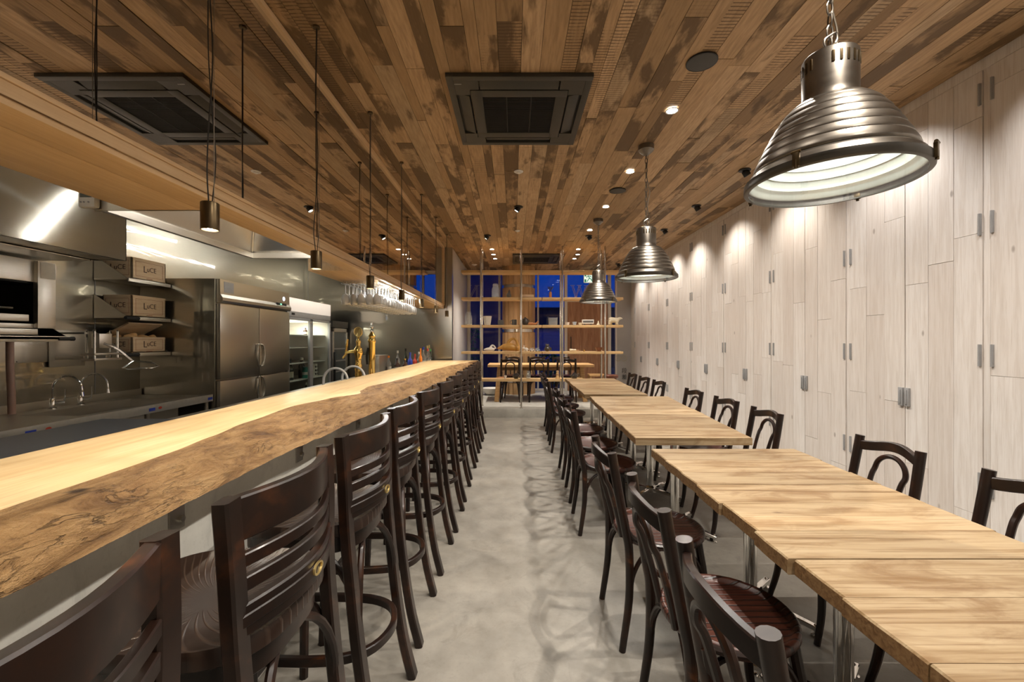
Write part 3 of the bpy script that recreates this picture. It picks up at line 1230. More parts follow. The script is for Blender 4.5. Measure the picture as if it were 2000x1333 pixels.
def table(y0, y1, xa0, xa1, xb0, xb1, label, seed):
    """left edge runs xa0 (near) to xa1 (far), right edge xb0 to xb1"""
    rg = random.Random(seed)
    yc, xc = (y0 + y1) / 2, (xa0 + xb0) / 2
    t = thing('dining_table', label, 'table', (xc, yc, 0), group='plank-topped dining tables')
    mb = MB()
    cuts = [0, .31 + rg.uniform(-.05, .05), .66 + rg.uniform(-.05, .05), 1]
    for c0, c1 in zip(cuts, cuts[1:]):
        ya, yb = y0 + (y1 - y0) * c0, y0 + (y1 - y0) * c1
        cl = (rg.random(), rg.random(), rg.random())
        jl, jr = rg.uniform(-.008, .008), rg.uniform(-.008, .008)
        n = 8
        V, F = [], []
        for k in range(n + 1):
            u = k / n
            y = ya + .0008 + (yb - ya - .0016) * u
            f = (y - y0) / (y1 - y0)
            xl = xa0 + (xa1 - xa0) * f + jl + .006 * noise.noise(Vector((y * 9, seed, 0)))
            xr = xb0 + (xb1 - xb0) * f + jr + .006 * noise.noise(Vector((y * 9, seed, 9)))
            for (x, z) in ((xl + .004, TZ - .046), (xl, TZ - .042), (xl + .001, TZ - .004), (xl + .005, TZ), (xr - .005, TZ), (xr - .001, TZ - .004), (xr, TZ - .042), (xr - .004, TZ - .046)):
                V.append((x - xc, y - yc, z))
        for k in range(n):
            for q in range(8):
                F.append((k * 8 + q, k * 8 + (q + 1) % 8, (k + 1) * 8 + (q + 1) % 8, (k + 1) * 8 + q))
        F.append(tuple(range(8)))
        F.append(tuple(n * 8 + q for q in range(8)))
        b0 = len(mb.f)
        mb.add(V, F, 0, cl)
        for k in range(n):
            for q in (0, 1, 5, 6):
                mb.m[b0 + k * 8 + q] = 1
    mb.build('table_top', [M['table'], M['tableedge']], t, col=True, angle=22)
    b = MB()
    for yy in (-.18, .18):
        b.box(-.31, .31, yy - .03, yy + .03, TZ - .075, TZ - .046, 0, .003, col=(.4, .3, .2))
    b.build('batten', M['table'], t, col=True)
    m = MB()
    m.tube([(0, 0, .06), (0, 0, TZ - .05)], .030, 20)
    m.lathe([(.11, TZ - .054), (.11, TZ - .046)], 20, cap0=True, cap1=True)
    m.lathe([(.045, .035), (.045, .075), (.03, .09)], 20, cap0=True)
    lg = m.build('column', M['chrome'], t)
    for a in (45, 135, 225, 315):
        c, s_ = math.cos(R(a)), math.sin(R(a))
        m = MB()
        m.tube([(.03 * c, .03 * s_, .058), (.15 * c, .15 * s_, .052), (.285 * c, .285 * s_, .034)], (.015, .011), up=(0, 0, 1), sub=3)
        m.build('foot', M['chrome'], t)
        m = MB()
        m.lathe([(.018, 0), (.018, .006), (.008, .012), (.007, .05), (0, .055)], 12, (.268 * c, .268 * s_, 0), cap0=True)
        m.build('leveller', M['chrome'], t)
    return t


units = [(0.0, .59, .785, .785, 1.555, 1.56, 'nearest set, table at its camera end'), (.595, 1.19, .785, .775, 1.55, 1.555, 'nearest set, its centre table'), (1.195, 1.81, .775, .78, 1.55, 1.56, 'nearest set, third from its camera end'), (1.815, 2.41, .785, .77, 1.56, 1.585, 'nearest set, table at its far end'),
         (2.68, 3.33, .76, .785, 1.51, 1.57, 'middle set, table at its camera end'), (3.335, 4.02, .785, .81, 1.57, 1.635, 'middle set, its centre table'), (4.025, 4.70, .81, .845, 1.635, 1.70, 'middle set, table at its far end'),
         (4.86, 5.55, .815, .82, 1.525, 1.56, 'farthest set, table at its camera end'), (5.555, 6.25, .82, .83, 1.56, 1.60, 'farthest set, its centre table'), (6.255, 6.95, .83, .838, 1.60, 1.64, 'farthest set, table by the glass partition')]
for i, u in enumerate(units):
    table(*u[:6], 'pale rustic plank table on chrome legs, ' + u[6], i + 1)

# ------------------------------------------------------------------ dome pendant lamps
def make_dome():
    t = empty('dome_pendant')
    prof = [(.078, .43), (.081, .425), (.081, .30), (.084, .275), (.10, .262)]
    z, r = .262, .105
    ribs = 7
    for k in range(ribs):
        r1 = .105 + .125 * ((k + 1) / ribs) ** .78
        z1 = .262 - .205 * ((k + 1) / ribs) ** 1.12
        prof += [(r + (r1 - r) * .25, z + .003), (r + (r1 - r) * .7, z + (z1 - z) * .30), (r1 - .001, z + (z1 - z) * .65), (r1, z1 + .003), (r1 - .003, z1)]
        r, z = r1, z1
    prof += [(.236, .05), (.243, .044), (.244, .030), (.250, .027)]
    inner = [(rr - .006, zz - .003) for (rr, zz) in prof[2:]][::-1] + [(.0, .30)]
    m = MB()
    m.lathe(prof, 64)
    m.lathe([(.0, .436), (.04, .435), (.074, .432), (.081, .425)], 64)
    m.lathe(inner, 64, mi=1)
    sh = m.build('lamp_shade', [M['aged'], M['enamel']], t, angle=60)
    for k in range(24):
        a = 2 * PI * k / 24
        if k % 8 in (6, 7):
            continue
        v = MB()
        c, s = math.cos(a), math.sin(a)
        v.box(-.004, .004, -.0015, .0015, -.018, .018, 0, .001, mat=Matrix.Translation((.0815 * c, .0815 * s, .392)) @ Matrix.Rotation(a + PI / 2, 4, 'Z'))
        v.build('vent_slot', M['bronze'], sh)
    m = MB()
    m.lathe([(.248, .028), (.257, .026), (.258, .003), (.254, .0), (.242, .0), (.242, .004)], 64)
    rim = m.build('rim_band', M['agedrim'], t, angle=60)
    m = MB()
    m.lathe([(.0, .002), (.243, .002)], 48)
    m.build('glass_lens', M['glass'], t)
    for k in range(4):
        a = R(35 + 90 * k)
        m = MB()
        mt = Matrix.Rotation(a, 4, 'Z')
        m.box(.255, .266, -.010, .010, .0, .045, 0, .003, mat=mt)
        m.tube([mt @ Vector((.262, -.013, .045)), mt @ Vector((.262, .013, .045))], .005, 8)
        m.tube([mt @ Vector((.262, 0, -.006)), mt @ Vector((.262, 0, .02))], .005, 8)
        m.build('clip', M['bronze'], rim)
    m = MB()
    m.ball((0, 0, .20), (.034, .034, .05), 14)
    m.tube([(0, 0, .24), (0, 0, .29)], .02, 10)
    m.build('bulb', M['bulb'], t)
    m = MB()
    zc = .43
    m.tube([(.015 * math.cos(2 * PI * k / 12), 0, zc + .014 + .017 * math.sin(2 * PI * k / 12)) for k in range(12)], .0035, 6, closed=True)
    k = 0
    z = zc + .045
    while z < CEIL - 1.86 - .09:
        pts = []
        for q in range(10):
            a = 2 * PI * q / 10
            u, w_ = .0095 * math.cos(a), .025 * math.sin(a)
            pts.append((u, 0, z + w_) if k % 2 else (0, u, z + w_))
        m.tube(pts, .0030, 6, closed=True)
        z += .041
        k += 1
    m.build('chain', M['aged'], t)
    m = MB()
    m.tube([(.0, .0, .452), (-.016, 0, .468), (-.018, 0, .49), (0, 0, .505), (.020, 0, .515), (.024, 0, .495), (.018, 0, .48)], .0042, 8, sub=4)
    m.build('hook', M['aged'], t)
    m = MB()
    zt = CEIL - 1.86
    m.tube([(.02, 0, .44), (.028, .004, .52), (.012, .006, .62), (.030, -.004, .74), (.008, .008, .88), (.016, 0, zt - .07)], .0032, 6, sub=6)
    m.build('cable', M['wirelite'], t)
    m = MB()
    m.lathe([(.0, zt - .085), (.02, zt - .085), (.03, zt - .075), (.032, zt - .07), (.042, zt - .066), (.046, zt - .058), (.056, zt - .054), (.06, zt - .045), (.065, zt - .042), (.066, zt - .001), (.0, zt - .001)], 32)
    m.build('ceiling_rose', M['aged'], t, angle=50)
    return t


dome0 = make_dome()
for i, (x, y, lb) in enumerate([(1.072, 1.445, 'large ribbed metal dome pendant over the nearest tables'), (1.132, 3.64, 'ribbed metal dome pendant over the middle set of tables'), (1.16, 5.84, 'ribbed metal dome pendant over the farthest tables by the partition')]):
    o = dome0 if i == 0 else copy_tree(dome0)
    o.location = (x, y, 1.86)
    tag(o, lb, 'pendant lamp', 'ribbed dome pendants over the tables')
    point('dome_light', (x, y, 1.86 + .135), E_LAMP * .17, NEUT, .045)
    spot('dome_light', (x, y, 1.86 + .10), (x, y, 0), E_LAMP, 118, .5, NEUT, .045)

# ------------------------------------------------------------------ bar pendants
def make_barp():
    t = empty('bar_pendant')
    m = MB()
    m.lathe([(.0, .094), (.026, .094), (.028, .092), (.028, 0), (.0255, 0), (.0255, .012), (0, .012)], 24)
    m.build('lamp_body', M['bronze'], t, angle=50)
    m = MB()
    m.lathe([(0, .010), (.0245, .010)], 20)
    m.build('lamp_lens', M['lens'], t)
    zt = CEIL - 1.712
    m = MB()
    m.tube([(-.004, 0, .094), (-.012, .003, .2), (-.004, -.002, .34), (.008, .002, .6), (-.004, 0, .9), (.0, 0, zt - .01)], .0022, 6, sub=5)
    m.tube([(.005, .004, .094), (.016, .006, .25), (.004, .004, .42), (-.004, -.004, .7), (.004, 0, zt - .01)], .0018, 6, sub=5)
    m.build('cable', M['wire'], t)
    m = MB()
    m.tube([(.014, 0, .094), (.014, 0, zt - .01)], .0011, 5)
    m.build('suspension_wire', M['wirelite'], t)
    m = MB()
    m.lathe([(0, zt - .014), (.016, zt - .014), (.018, zt - .011), (.018, zt - .001), (0, zt - .001)], 16)
    m.build('ceiling_cap', M['bronze'], t)
    return t


bp0 = make_barp()
bpy_ = [1.468, 2.26, 3.11, 3.98, 4.85, 5.75, 6.68]
for i, y in enumerate(bpy_):
    o = bp0 if i == 0 else copy_tree(bp0)
    o.location = (-1.045, y, 1.712)
    o.rotation_euler = (0, 0, i * .7)
    tag(o, 'small bronze cylinder pendant hanging over the bar counter, %s from the camera end' % ORD[i], 'pendant lamp', 'cylinder pendants over the bar')
for y in [-.25, .6] + bpy_:
    spot('bar_light', (-1.045, y, 1.708), (-1.06, y, 1.0), E_BAR * (.55 if y < 1 else 1), 96, .7, WARM, .02)

# ------------------------------------------------------------------ ceiling fixtures
def make_downlight():
    t = empty('downlight')
    m = MB()
    m.lathe([(.038, -.001), (.046, -.003), (.047, -.007), (.038, -.007), (.034, -.003)], 24)
    m.build('trim_ring', M['whiteplastic'], t)
    m = MB()
    m.lathe([(0, -.0045), (.036, -.0045)], 20)
    m.build('lamp_lens', M['lens'], t)
    return t


def make_gimbal():
    t = empty('gimbal_spotlight')
    m = MB()
    m.lathe([(.0, -.001), (.052, -.001), (.055, -.004), (.055, -.010), (.048, -.014), (.0, -.014)], 24)
    m.build('trim_ring', M['black'], t)
    mt = Matrix.Translation((0, 0, -.012)) @ Matrix.Rotation(R(-32), 4, 'Y')
    m = MB()
    m.lathe([(0, .0), (.030, .0), (.032, -.002), (.034, -.052), (.030, -.054), (.028, -.046), (0, -.046)], 20, mat=mt)
    m.build('lamp_head', M['black'], t, angle=50)
    m = MB()
    m.lathe([(0, -.047), (.028, -.047)], 20, mat=mt)
    m.build('lamp_lens', M['lensdim'], t)
    return t


dl0 = make_downlight()
gm0 = make_gimbal()
rowx = 1.145
k = 0
for i, y in enumerate([-.15, .9, 1.98, 3.08, 4.19, 5.29, 6.4]):
    if y > 2.5:
        o = dl0 if k == 0 else copy_tree(dl0)
        o.location = (rowx, y, CEIL - .002)
        tag(o, 'bright recessed ceiling downlight over the tables, %s visible from the camera end' % ORD[k], 'downlight', 'recessed downlights over the tables')
        k += 1
    spot('table_light', (rowx, y, CEIL - .012), (rowx - .02, y, 0), E_DOWN, 142, 1.0, WARM2, .014)
for i, (x, y) in enumerate([(-.39, 7.73), (-.385, 8.2), (-.37, 8.62), (1.175, 7.73), (1.235, 8.2), (1.23, 8.62)]):
    o = copy_tree(dl0)
    o.location = (x, y, CEIL - .002)
    tag(o, 'small bright downlight behind the shelf partition, %s of three on the %s side' % (['front', 'centre', 'back'][i % 3], 'bar' if i < 3 else 'closet'), 'downlight', 'downlights of the window room')
    spot('room_light', (x, y, CEIL - .012), (x, y - .1, 0), E_BACK, 95, .7, WARM2, .025)
gy = [-.15, .9, 1.95, 3.05, 4.15, 5.25, 6.37, 7.25, 8.2, 9.2]
k = 0
for y in gy:
    if y > 3.5:
        o = gm0 if k == 0 else copy_tree(gm0)
        o.location = (2.25, y, CEIL - .002)
        tag(o, 'black gimbal ceiling spotlight washing the white closet doors, %s visible from the camera end' % ORD[k], 'spotlight', 'gimbal spotlights along the closet doors')
        k += 1
    spot('wall_wash', (2.285, y, CEIL - .075), (2.78, y, 2.05), E_WALL, 96, 1.0, WARM2 if y > 3.5 else NEUT, .025)
for (x, y, rz, lb) in [(.062, 5.29, PI, 'black gimbal spotlight in the ceiling over the aisle, level with the farthest dome pendant'), (-.41, 6.72, PI, 'black gimbal spotlight in the ceiling near the far end of the stools'), (1.19, 6.75, 0, 'black gimbal spotlight in the ceiling beside the farthest dome pendant')]:
    o = copy_tree(gm0)
    o.location = (x, y, CEIL - .002)
    o.rotation_euler = (0, 0, rz)
    tag(o, lb, 'spotlight', 'gimbal spotlights over the aisle')
    spot('aisle_light', (x + (-.04 if rz else .04), y, CEIL - .07), (x + (-.9 if rz else .5), y, 0), E_DOWN * .42, 80, .7, WARM2, .028)
for y in (-.9, .05, 1.0, 1.95):  # added fill spots without fixtures, out of view, brightening bar front and stools
    spot('aisle_light', (.06, y, CEIL - .01), (-.25, y + .1, 0), E_DOWN * .36, 110, .8, WARM2, .03)

for (x, y, lb) in [(1.12, 2.538, 'larger-looking round black ceiling speaker above the nearest tables'), (1.15, 4.715, 'round black ceiling speaker farther off, above the middle tables')]:
    s = thing('ceiling_speaker', lb, 'speaker', (x, y, CEIL - .002), group='round ceiling speakers')
    m = MB()
    m.lathe([(.083, -.0005), (.089, -.003), (.089, -.010), (.083, -.011)], 32)
    m.build('rim_ring', M['black'], s)
    m = MB()
    m.lathe([(0, -.012), (.05, -.0115), (.084, -.010)], 32)
    m.build('speaker_grille', M['charcoal'], s)
for (x, y, r, lb) in [(.05, 4.19, .045, 'white round ceiling sensor straight above the aisle, the nearer one'), (.06, 6.44, .04, 'white round ceiling sensor farther down the aisle'), (-.85, 9.3, .06, 'white round ceiling sensor behind the shelf partition')]:
    s = thing('ceiling_sensor', lb, 'sensor', (x, y, CEIL - .002), group='white ceiling sensors')
    m = MB()
    m.lathe([(r, 0), (r, -.006), (r * .85, -.010), (0, -.010)], 24)
    m.build('base_plate', M['whiteplastic'], s)
    m = MB()
    m.lathe([(r * .5, -.010), (r * .5, -.018), (r * .3, -.022), (0, -.022)], 20)
    m.build('sensor_head', M['whiteplastic'], s)


def aircon(x, y, w, lb):
    t = thing('ceiling_air_conditioner', lb, 'air conditioner', (x, y, CEIL - .002), group='black ceiling cassettes')
    m = MB()
    h = w / 2
    i0 = h * .70
    for q in range(4):
        mt = Matrix.Rotation(q * PI / 2, 4, 'Z')
        m.box(-h, h * .905, h * .905, h, -.026, 0, 0, .002, mat=mt)
        m.box(-h * .905, -h * .57, i0, h * .905, -.0258, -.002, mat=mt)
        m.box(h * .57, h * .70, i0, h * .905, -.0258, -.002, mat=mt)
    m.build('panel', M['charcoal'], t)
    for q in range(4):
        mt = Matrix.Rotation(q * PI / 2, 4, 'Z')
        f = MB()
        f.box(-h * .56, h * .56, i0 + .004, h * .90, -.010, -.004, 0, .001, mat=mt)
        fm = Matrix.Translation((0, 0, -.016)) @ mt
        fl = mt @ Matrix.Translation((0, h * .80, -.017)) @ Matrix.Rotation(R(14), 4, 'X')
        f.box(-h * .55, h * .55, -h * .085, h * .075, -.003, .003, 1, .001, mat=fl)
        f.build('louvre_flap', [M['charcoal2'], M['charcoal']], t)
    g = MB()
    for q in range(4):
        mt = Matrix.Rotation(q * PI / 2, 4, 'Z')
        g.box(-h * .69, h * .53, h * .53, h * .69, -.030, -.004, 0, .001, mat=mt)
    gr = g.build('grille_frame', M['charcoal'], t)
    g = MB()
    g.box(-h * .54, h * .54, -h * .54, h * .54, -.012, -.004)
    n = 34
    for k in range(n):
        yy = -h * .53 + h * 1.06 * (k + .5) / n
        g.box(-h * .54, h * .54, yy - .0028, yy + .0028, -.024, -.012)
    for xx in (-h * .18, h * .18):
        g.box(xx - .004, xx + .004, -h * .54, h * .54, -.026, -.012)
    g.build('grille', M['charcoal2'], gr)
    g = MB()
    g.box(-h * .9, -h * .80, -h * .84, -h * .825, -.0272, -.0255)
    g.build('badge', M['greyplastic'], t)
    return t


aircon(.037, 3.11, .925, 'square black ceiling air conditioner over the aisle between the bar and the tables')
aircon(.46, 8.6, .95, 'square black ceiling air conditioner behind the shelf partition')

# ------------------------------------------------------------------ kitchen
# worktop with sink along the steel wall
WX0, WX1, WZ = -3.69, -2.97, .80
t = thing('steel_worktop', 'long steel worktop with a sunken sink along the steel kitchen wall', 'worktop', (-3.33, 2.0, 0))
sx0, sx1, sy0, sy1 = -3.52, -3.08, 3.02, 3.92
m = MB()
ox, oy = 3.33, -2.0
for (x0, x1, y0, y1) in ((WX0, WX1, YB + .3, sy0), (WX0, WX1, sy1, 4.21), (WX0, sx0, sy0, sy1), (sx1, WX1, sy0, sy1)):
    m.box(x0 + ox, x1 + ox, y0 + oy, y1 + oy, WZ - .03, WZ)
m.box(WX1 - .012 + ox, WX1 + ox, YB + .3 + oy, 4.21 + oy, WZ - .06, WZ + .004, 0, .003)
m.box(WX0 + ox, WX0 + .02 + ox, YB + .3 + oy, 4.21 + oy, WZ, WZ + .06, 0, .002)
m.build('top', M['steelflat'], t)
m = MB()
m.box(WX1 - .002 + ox, WX1 + .004 + ox, YB + .3 + oy, 4.21 + oy, WZ - .062, WZ + .006, 0, .002)
m.build('front_lip', M['steeledge'], t)
m = MB()
d = .2
m.box(sx0 + ox, sx0 + .006 + ox, sy0 + oy, sy1 + oy, WZ - d, WZ - .002)
m.box(sx1 - .006 + ox, sx1 + ox, sy0 + oy, sy1 + oy, WZ - d, WZ - .002)
m.box(sx0 + ox, sx1 + ox, sy0 + oy, sy0 + .006 + oy, WZ - d, WZ - .002)
m.box(sx0 + ox, sx1 + ox, sy1 - .006 + oy, sy1 + oy, WZ - d, WZ - .002)
m.box(sx0 + ox, sx1 + ox, sy0 + oy, sy1 + oy, WZ - d - .006, WZ - d)
m.build('sink_basin', M['steelflat'], t)
m = MB()
m.box(WX1 - .03 + ox, WX1 - .02 + ox, YB + .3 + oy, 3.45 + oy, .12, WZ - .06)
m.build('front_panel', M['steeledge'], t)
m = MB()
m.box(WX0 + .03 + ox, WX1 - .06 + ox, 3.5 + oy, 4.2 + oy, .25, .27)
m.build('under_shelf', M['steelflat'], t)
for y in (-.9, 1.2, 3.5, 4.17):
    for x in (WX1 - .035, WX0 + .04):
        m = MB()
        m.tube([(x + ox, y + oy, 0), (x + ox, y + oy, WZ - .03)], .019, 12)
        m.build('leg', M['steelflat'], t)
for y in (2.62, 3.50, 4.17):
    m = MB()
    m.box(WX1 + ox + .003, WX1 + ox + .0052, y - .03 + oy, y + .03 + oy, WZ - .045, WZ - .020)
    o = m.build('maker_plate', M['blueplastic'], t)
for y in (2.72, 3.58):
    m = MB()
    m.lathe([(0, .0012), (1, .0012), (1, 0)], 16, mat=frame_mat((WX1 + ox + .004, y + oy, WZ - .03), (0, 1, 0), (0, 0, 1)) @ Matrix.Diagonal((.018, .011, 1, 1)))
    m.build('round_sticker', M['redplastic'], t)


def faucet(x, y, lb, turn=0.0):
    t = thing('faucet', lb, 'faucet', (x, y, WZ), turn, group='gooseneck faucets')
    m = MB()
    m.lathe([(.028, 0), (.028, .006), (.018, .012), (.017, .075), (.013, .082), (0, .084)], 20, cap0=True)
    m.build('faucet_body', M['chrome'], t, angle=50)
    m = MB()
    m.tube([(0, 0, .08), (0, 0, .15)] + [(.105 - .105 * math.cos(PI * k / 8 * .93), 0, .15 + .105 * math.sin(PI * k / 8 * .93)) for k in range(1, 9)] + [(.212, 0, .12)], .0075, 10, sub=3)
    m.tube([(.210, 0, .128), (.215, 0, .095)], .0105, 10)
    m.build('spout', M['chrome'], t)
    m = MB()
    m.tube([(0, 0, .045), (.06, .03, .05)], .010, 10)
    m.tube([(.055, .028, .05), (.06, .032, .075), (.062, .034, .15)], .005, 8)
    m.build('handle', M['chrome'], t)
    return t


faucet(-3.60, 3.33, 'chrome gooseneck faucet nearer the pink hose on the steel worktop', .1)
faucet(-3.605, 3.55, 'chrome gooseneck faucet nearer the wooden boxes on the steel worktop', .1)
m = MB()
m.tube([(-3.60, 3.06, .805), (-3.60, 3.058, .95), (-3.612, 3.06, 1.15), (-3.615, 3.06, 1.36)], .021, 12, sub=5)
tag(m.build('hose', M['pink']), 'pink hose hanging down to the steel worktop at the photo left edge', 'hose')

# worktop and range behind the bar
t = thing('cooking_range', 'worn blue-grey steel cooking range top just behind the bar counter', 'range', (-1.9, 1.0, 0))
m = MB()
m.box(-.48, .46, YB + .3 - 1.0, 2.47 - 1.0, .84, .88, 0, .004)
m.build('top', M['steelblue'], t)
m = MB()
m.box(-.46, .44, YB + .32 - 1.0, 2.45 - 1.0, .1, .84)
m.build('body', M['steelflat'], t)
t = thing('back_bar_worktop', 'steel back bar worktop behind the counter carrying bottles and beer taps', 'worktop', (-1.78, 5.0, 0))
m = MB()
m.box(-.36, .37, -2.5, 2.55, .82, .85, 0, .003)
m.build('top', M['steelflat'], t)
m = MB()
m.box(-.34, .35, -2.48, 2.54, .08, .82)
m.build('cabinet_body', M['steelflat'], t)

# four-door steel refrigerator
FX = -2.94
t = thing('steel_refrigerator', 'tall four-door brushed steel refrigerator against the kitchen wall', 'refrigerator', (FX, 4.9, 0))
m = MB()
m.box(-.74, -.03, -.66, .655, .08, 1.95, 0, .004)
m.build('body', M['steelfridge'], t)
m = MB()
pr = [(-.03, 1.72), (.03, 1.715), (.045, 1.735), (.045, 1.765), (.022, 1.80), (.018, 1.95), (-.03, 1.95)]
m.prism([(x, -.655, z) for (x, z) in pr], (0, 1.31, 0))
hd = m.build('header', M['steelfridge'], t, angle=20)
m = MB()
m.lathe([(0, .003), (.026, .003), (.028, 0)], 24, mat=frame_mat((.021, .52, 1.865), (0, 1, 0), (0, 0, 1)))
m.build('round_badge', M['bluelogo'], hd)
m = MB()
m.box(.030, .040, .33, .55, 1.775, 1.805, 0, .002)
d_ = m.build('display', M['charcoal2'], hd)
m = MB()
m.box(.0395, .041, .40, .44, 1.784, 1.796)
m.build('lit_digits', M['display'], d_)
m = MB()
m.box(.020, .0215, -.60, -.45, 1.82, 1.93)
m.build('notice_sticker', M['greyplastic'], hd)
for (z0, z1) in ((.945, 1.705), (.10, .93)):
    for (y0, y1, s_) in ((-.655, -.005, 1), (.005, .655, -1)):
        m = MB()
        m.box(-.028, .022, y0, y1, z0, z1, 0, .007)
        d_ = m.build('door', M['steelfridge'], t)
        hz = 1.17 if z0 > .5 else .80
        yy = -.012 if s_ == 1 else .012
        m = MB()
        sg = -s_
        m.tube([(.026, yy, hz - .125), (.036, yy + sg * .035, hz - .11), (.040, yy + sg * .055, hz - .04), (.040, yy + sg * .055, hz + .04), (.036, yy + sg * .035, hz + .11), (.026, yy, hz + .125)], (.008, .010), sub=5, up=(1, 0, 0))
        m.build('handle', M['handlesteel'], d_)

# glass-front refrigerator
t = thing('glass_refrigerator', 'glass-door drinks refrigerator with a pale lit header beside the steel one', 'refrigerator', (FX - .02, 6.22, 0))
hy = .655
m = MB()
m.box(-.70, -.69, -hy, hy, .1, 1.91)
m.box(-.70, -.02, -hy, -hy + .03, .1, 1.91)
m.box(-.70, -.02, hy - .03, hy, .1, 1.91)
m.box(-.70, -.02, -hy, hy, .0, .14)
m.box(-.70, -.02, -hy, hy, 1.62, 1.91)
m.build('cabinet_body', M['offwhite'], t)
m = MB()
m.box(-.02, .012, -hy, hy, 1.73, 1.91, 0, .004)
m.build('header_panel', M['lit_white'], t)
m = MB()
m.box(-.02, .010, -hy, hy, 1.655, 1.728, 0, .002)
h_ = m.build('header_strip', M['greyplastic'], t)
m = MB()
m.box(.0095, .012, -.55, -.47, 1.68, 1.71)
m.build('display', M['charcoal2'], h_)
for z in (.42, .78, 1.02, 1.24, 1.42):
    m = MB()
    m.box(-.66, -.06, -hy + .035, hy - .035, z - .012, z, 0, .002)
    m.build('shelf', M['whiteplastic'], t)
for (y0, y1) in ((-hy, .0), (.0, hy)):
    m = MB()
    m.box(-.018, .016, y0, y0 + .045, .14, 1.65, 0, .004)
    m.box(-.018, .016, y1 - .045, y1, .14, 1.65, 0, .004)
    m.box(-.018, .016, y0, y1, .14, .19, 0, .004)
    m.box(-.018, .016, y0, y1, 1.615, 1.65, 0, .004)
    d_ = m.build('door', M['greyplastic'], t)
    m = MB()
    m.box(-.003, .001, y0 + .045, y1 - .045, .19, 1.615)
    m.build('glass_pane', M['fridgeglass'], d_)
    m = MB()
    m.lathe([(0, .006), (.014, .006), (.016, 0)], 16, mat=frame_mat((.016, y1 - .022, 1.59), (0, 1, 0), (0, 0, 1)))
    m.build('lock', M['chrome'], d_)
bpy_fridge = (FX - .02, 6.22)
d = bpy.data.lights.new('fridge_light', 'AREA')
d.shape = 'RECTANGLE'
d.size, d.size_y, d.energy = .4, 1.0, 8.0
d.color = (1, .95, .85)
o = bpy.data.objects.new('fridge_light', d)
COL.objects.link(o)
o.location = (FX - .3, 6.22, 1.60)

# wine cooler
t = thing('wine_cooler', 'narrow black wine cooler with a dark glass door beside the drinks refrigerator', 'wine cooler', (FX + .0, 7.23, 0))
m = MB()
m.box(-.60, -.05, -.315, .315, .04, 1.66, 0, .004)
m.build('cabinet_body', M['black'], t)
m = MB()
m.box(-.05, .012, -.315, .315, 1.55, 1.66, 0, .004)
m.build('header', M['charcoal'], t)
m = MB()
for a in (('y', -.31, -.255), ('y', .255, .31)):
    m.box(-.045, .008, a[1], a[2], .10, 1.54, 0, .003)
m.box(-.045, .008, -.31, .31, .10, .16, 0, .003)
m.box(-.045, .008, -.31, .31, 1.48, 1.54, 0, .003)
d_ = m.build('door', M['steelflat'], t)
m = MB()
m.box(-.03, -.012, -.255, .255, .16, 1.48)
m.build('glass_pane', M['screen'], d_)
m = MB()
m.box(.008, .035, -.275, -.255, .65, 1.15, 0, .004)
m.build('handle', M['black'], d_)
for z in (.4, .62, .82, 1.0, 1.2):
    m = MB()
    m.box(-.013, -.008, -.25, .25, z - .012, z + .012)
    m.build('shelf_front', M['greyplastic'], t)


def bottle(name, lb, cat, loc, h, r, mat, cap, label=True, group=None, neck=.32):
    t = thing(name, lb, cat, loc, random.uniform(0, 6), group)
    m = MB()
    s = h
    m.lathe([(0, 0), (r * .95, 0), (r, .006), (r, s * (1 - neck - .16)), (r * .9, s * (1 - neck - .08)), (r * .45, s * (1 - neck)), (r * .34, s * (1 - neck * .6)), (r * .34, s * .96), (0, s * .96)], 18)
    b = m.build('bottle_body', mat, t, angle=50)
    m = MB()
    m.lathe([(r * .40, s * .88), (r * .40, s), (0, s)], 14)
    m.build('cap', cap, t)
    if label:
        m = MB()
        m.lathe([(r * 1.012, s * .12), (r * 1.012, s * .40)], 18)
        m.build('paper_label', M['label'], t)
    return t


random.seed(4)
fx, fy = bpy_fridge
gl = 'wine bottles in the drinks refrigerator'
for i, (dx, dy, z, mt, cp) in enumerate([(-.16, -.56, .78, 'greenglass', 'gold'), (-.14, -.44, .78, 'greenglass', 'gold'), (-.18, -.31, .78, 'greenglass', 'gold'), (-.18, -.22, .78, 'greenglass', 'black')]):
    bottle('champagne_bottle', 'gold-foiled green bottle behind the left glass door, %s from the steel refrigerator' % ORD[i], 'bottle', (fx + dx, fy + dy, z), .30, .042, M[mt], M[cp], True, gl)
for i, (dx, dy, z) in enumerate([(-.2, .12, .78), (-.24, .24, .78), (-.3, .33, .78)]):
    bottle('beer_bottle', 'dark brown bottle behind the right glass door, %s from the door divider' % ORD[i], 'bottle', (fx + dx, fy + dy, z), .30, .038, M['brownglass'], M['paperwhite'], False, gl)
for i, (dx, dy) in enumerate([(-.15, -.5), (-.18, -.36), (-.14, .15), (-.16, .3)]):
    bottle('wine_bottle', 'bottle low in the drinks refrigerator just above the counter edge, %s from the steel refrigerator' % ORD[i], 'bottle', (fx + dx, fy + dy, .42), .29, .04, M['greenglass'], M['paperwhite'], True, gl)
bottle('small_bottle', 'small amber bottle on the top shelf behind the left glass door', 'bottle', (fx - .15, fy - .45, 1.42), .15, .035, M['orange'], M['paperwhite'], False, gl)
bottle('small_bottle', 'small dark bottle on the top shelf behind the right glass door', 'bottle', (fx - .15, fy + .15, 1.42), .12, .03, M['brownglass'], M['paperwhite'], True, gl)
t = thing('drink_can', 'teal can behind the right glass door beside the white tankard', 'can', (fx - .13, fy + .10, .78))
m = MB()
m.lathe([(0, 0), (.034, 0), (.037, .006), (.037, .15), (.030, .165), (0, .165)], 20)
m.build('can_body', M['teal'], t)
m = MB()
m.lathe([(.0375, .05), (.0375, .09)], 20)
m.build('band', M['paperwhite'], t)
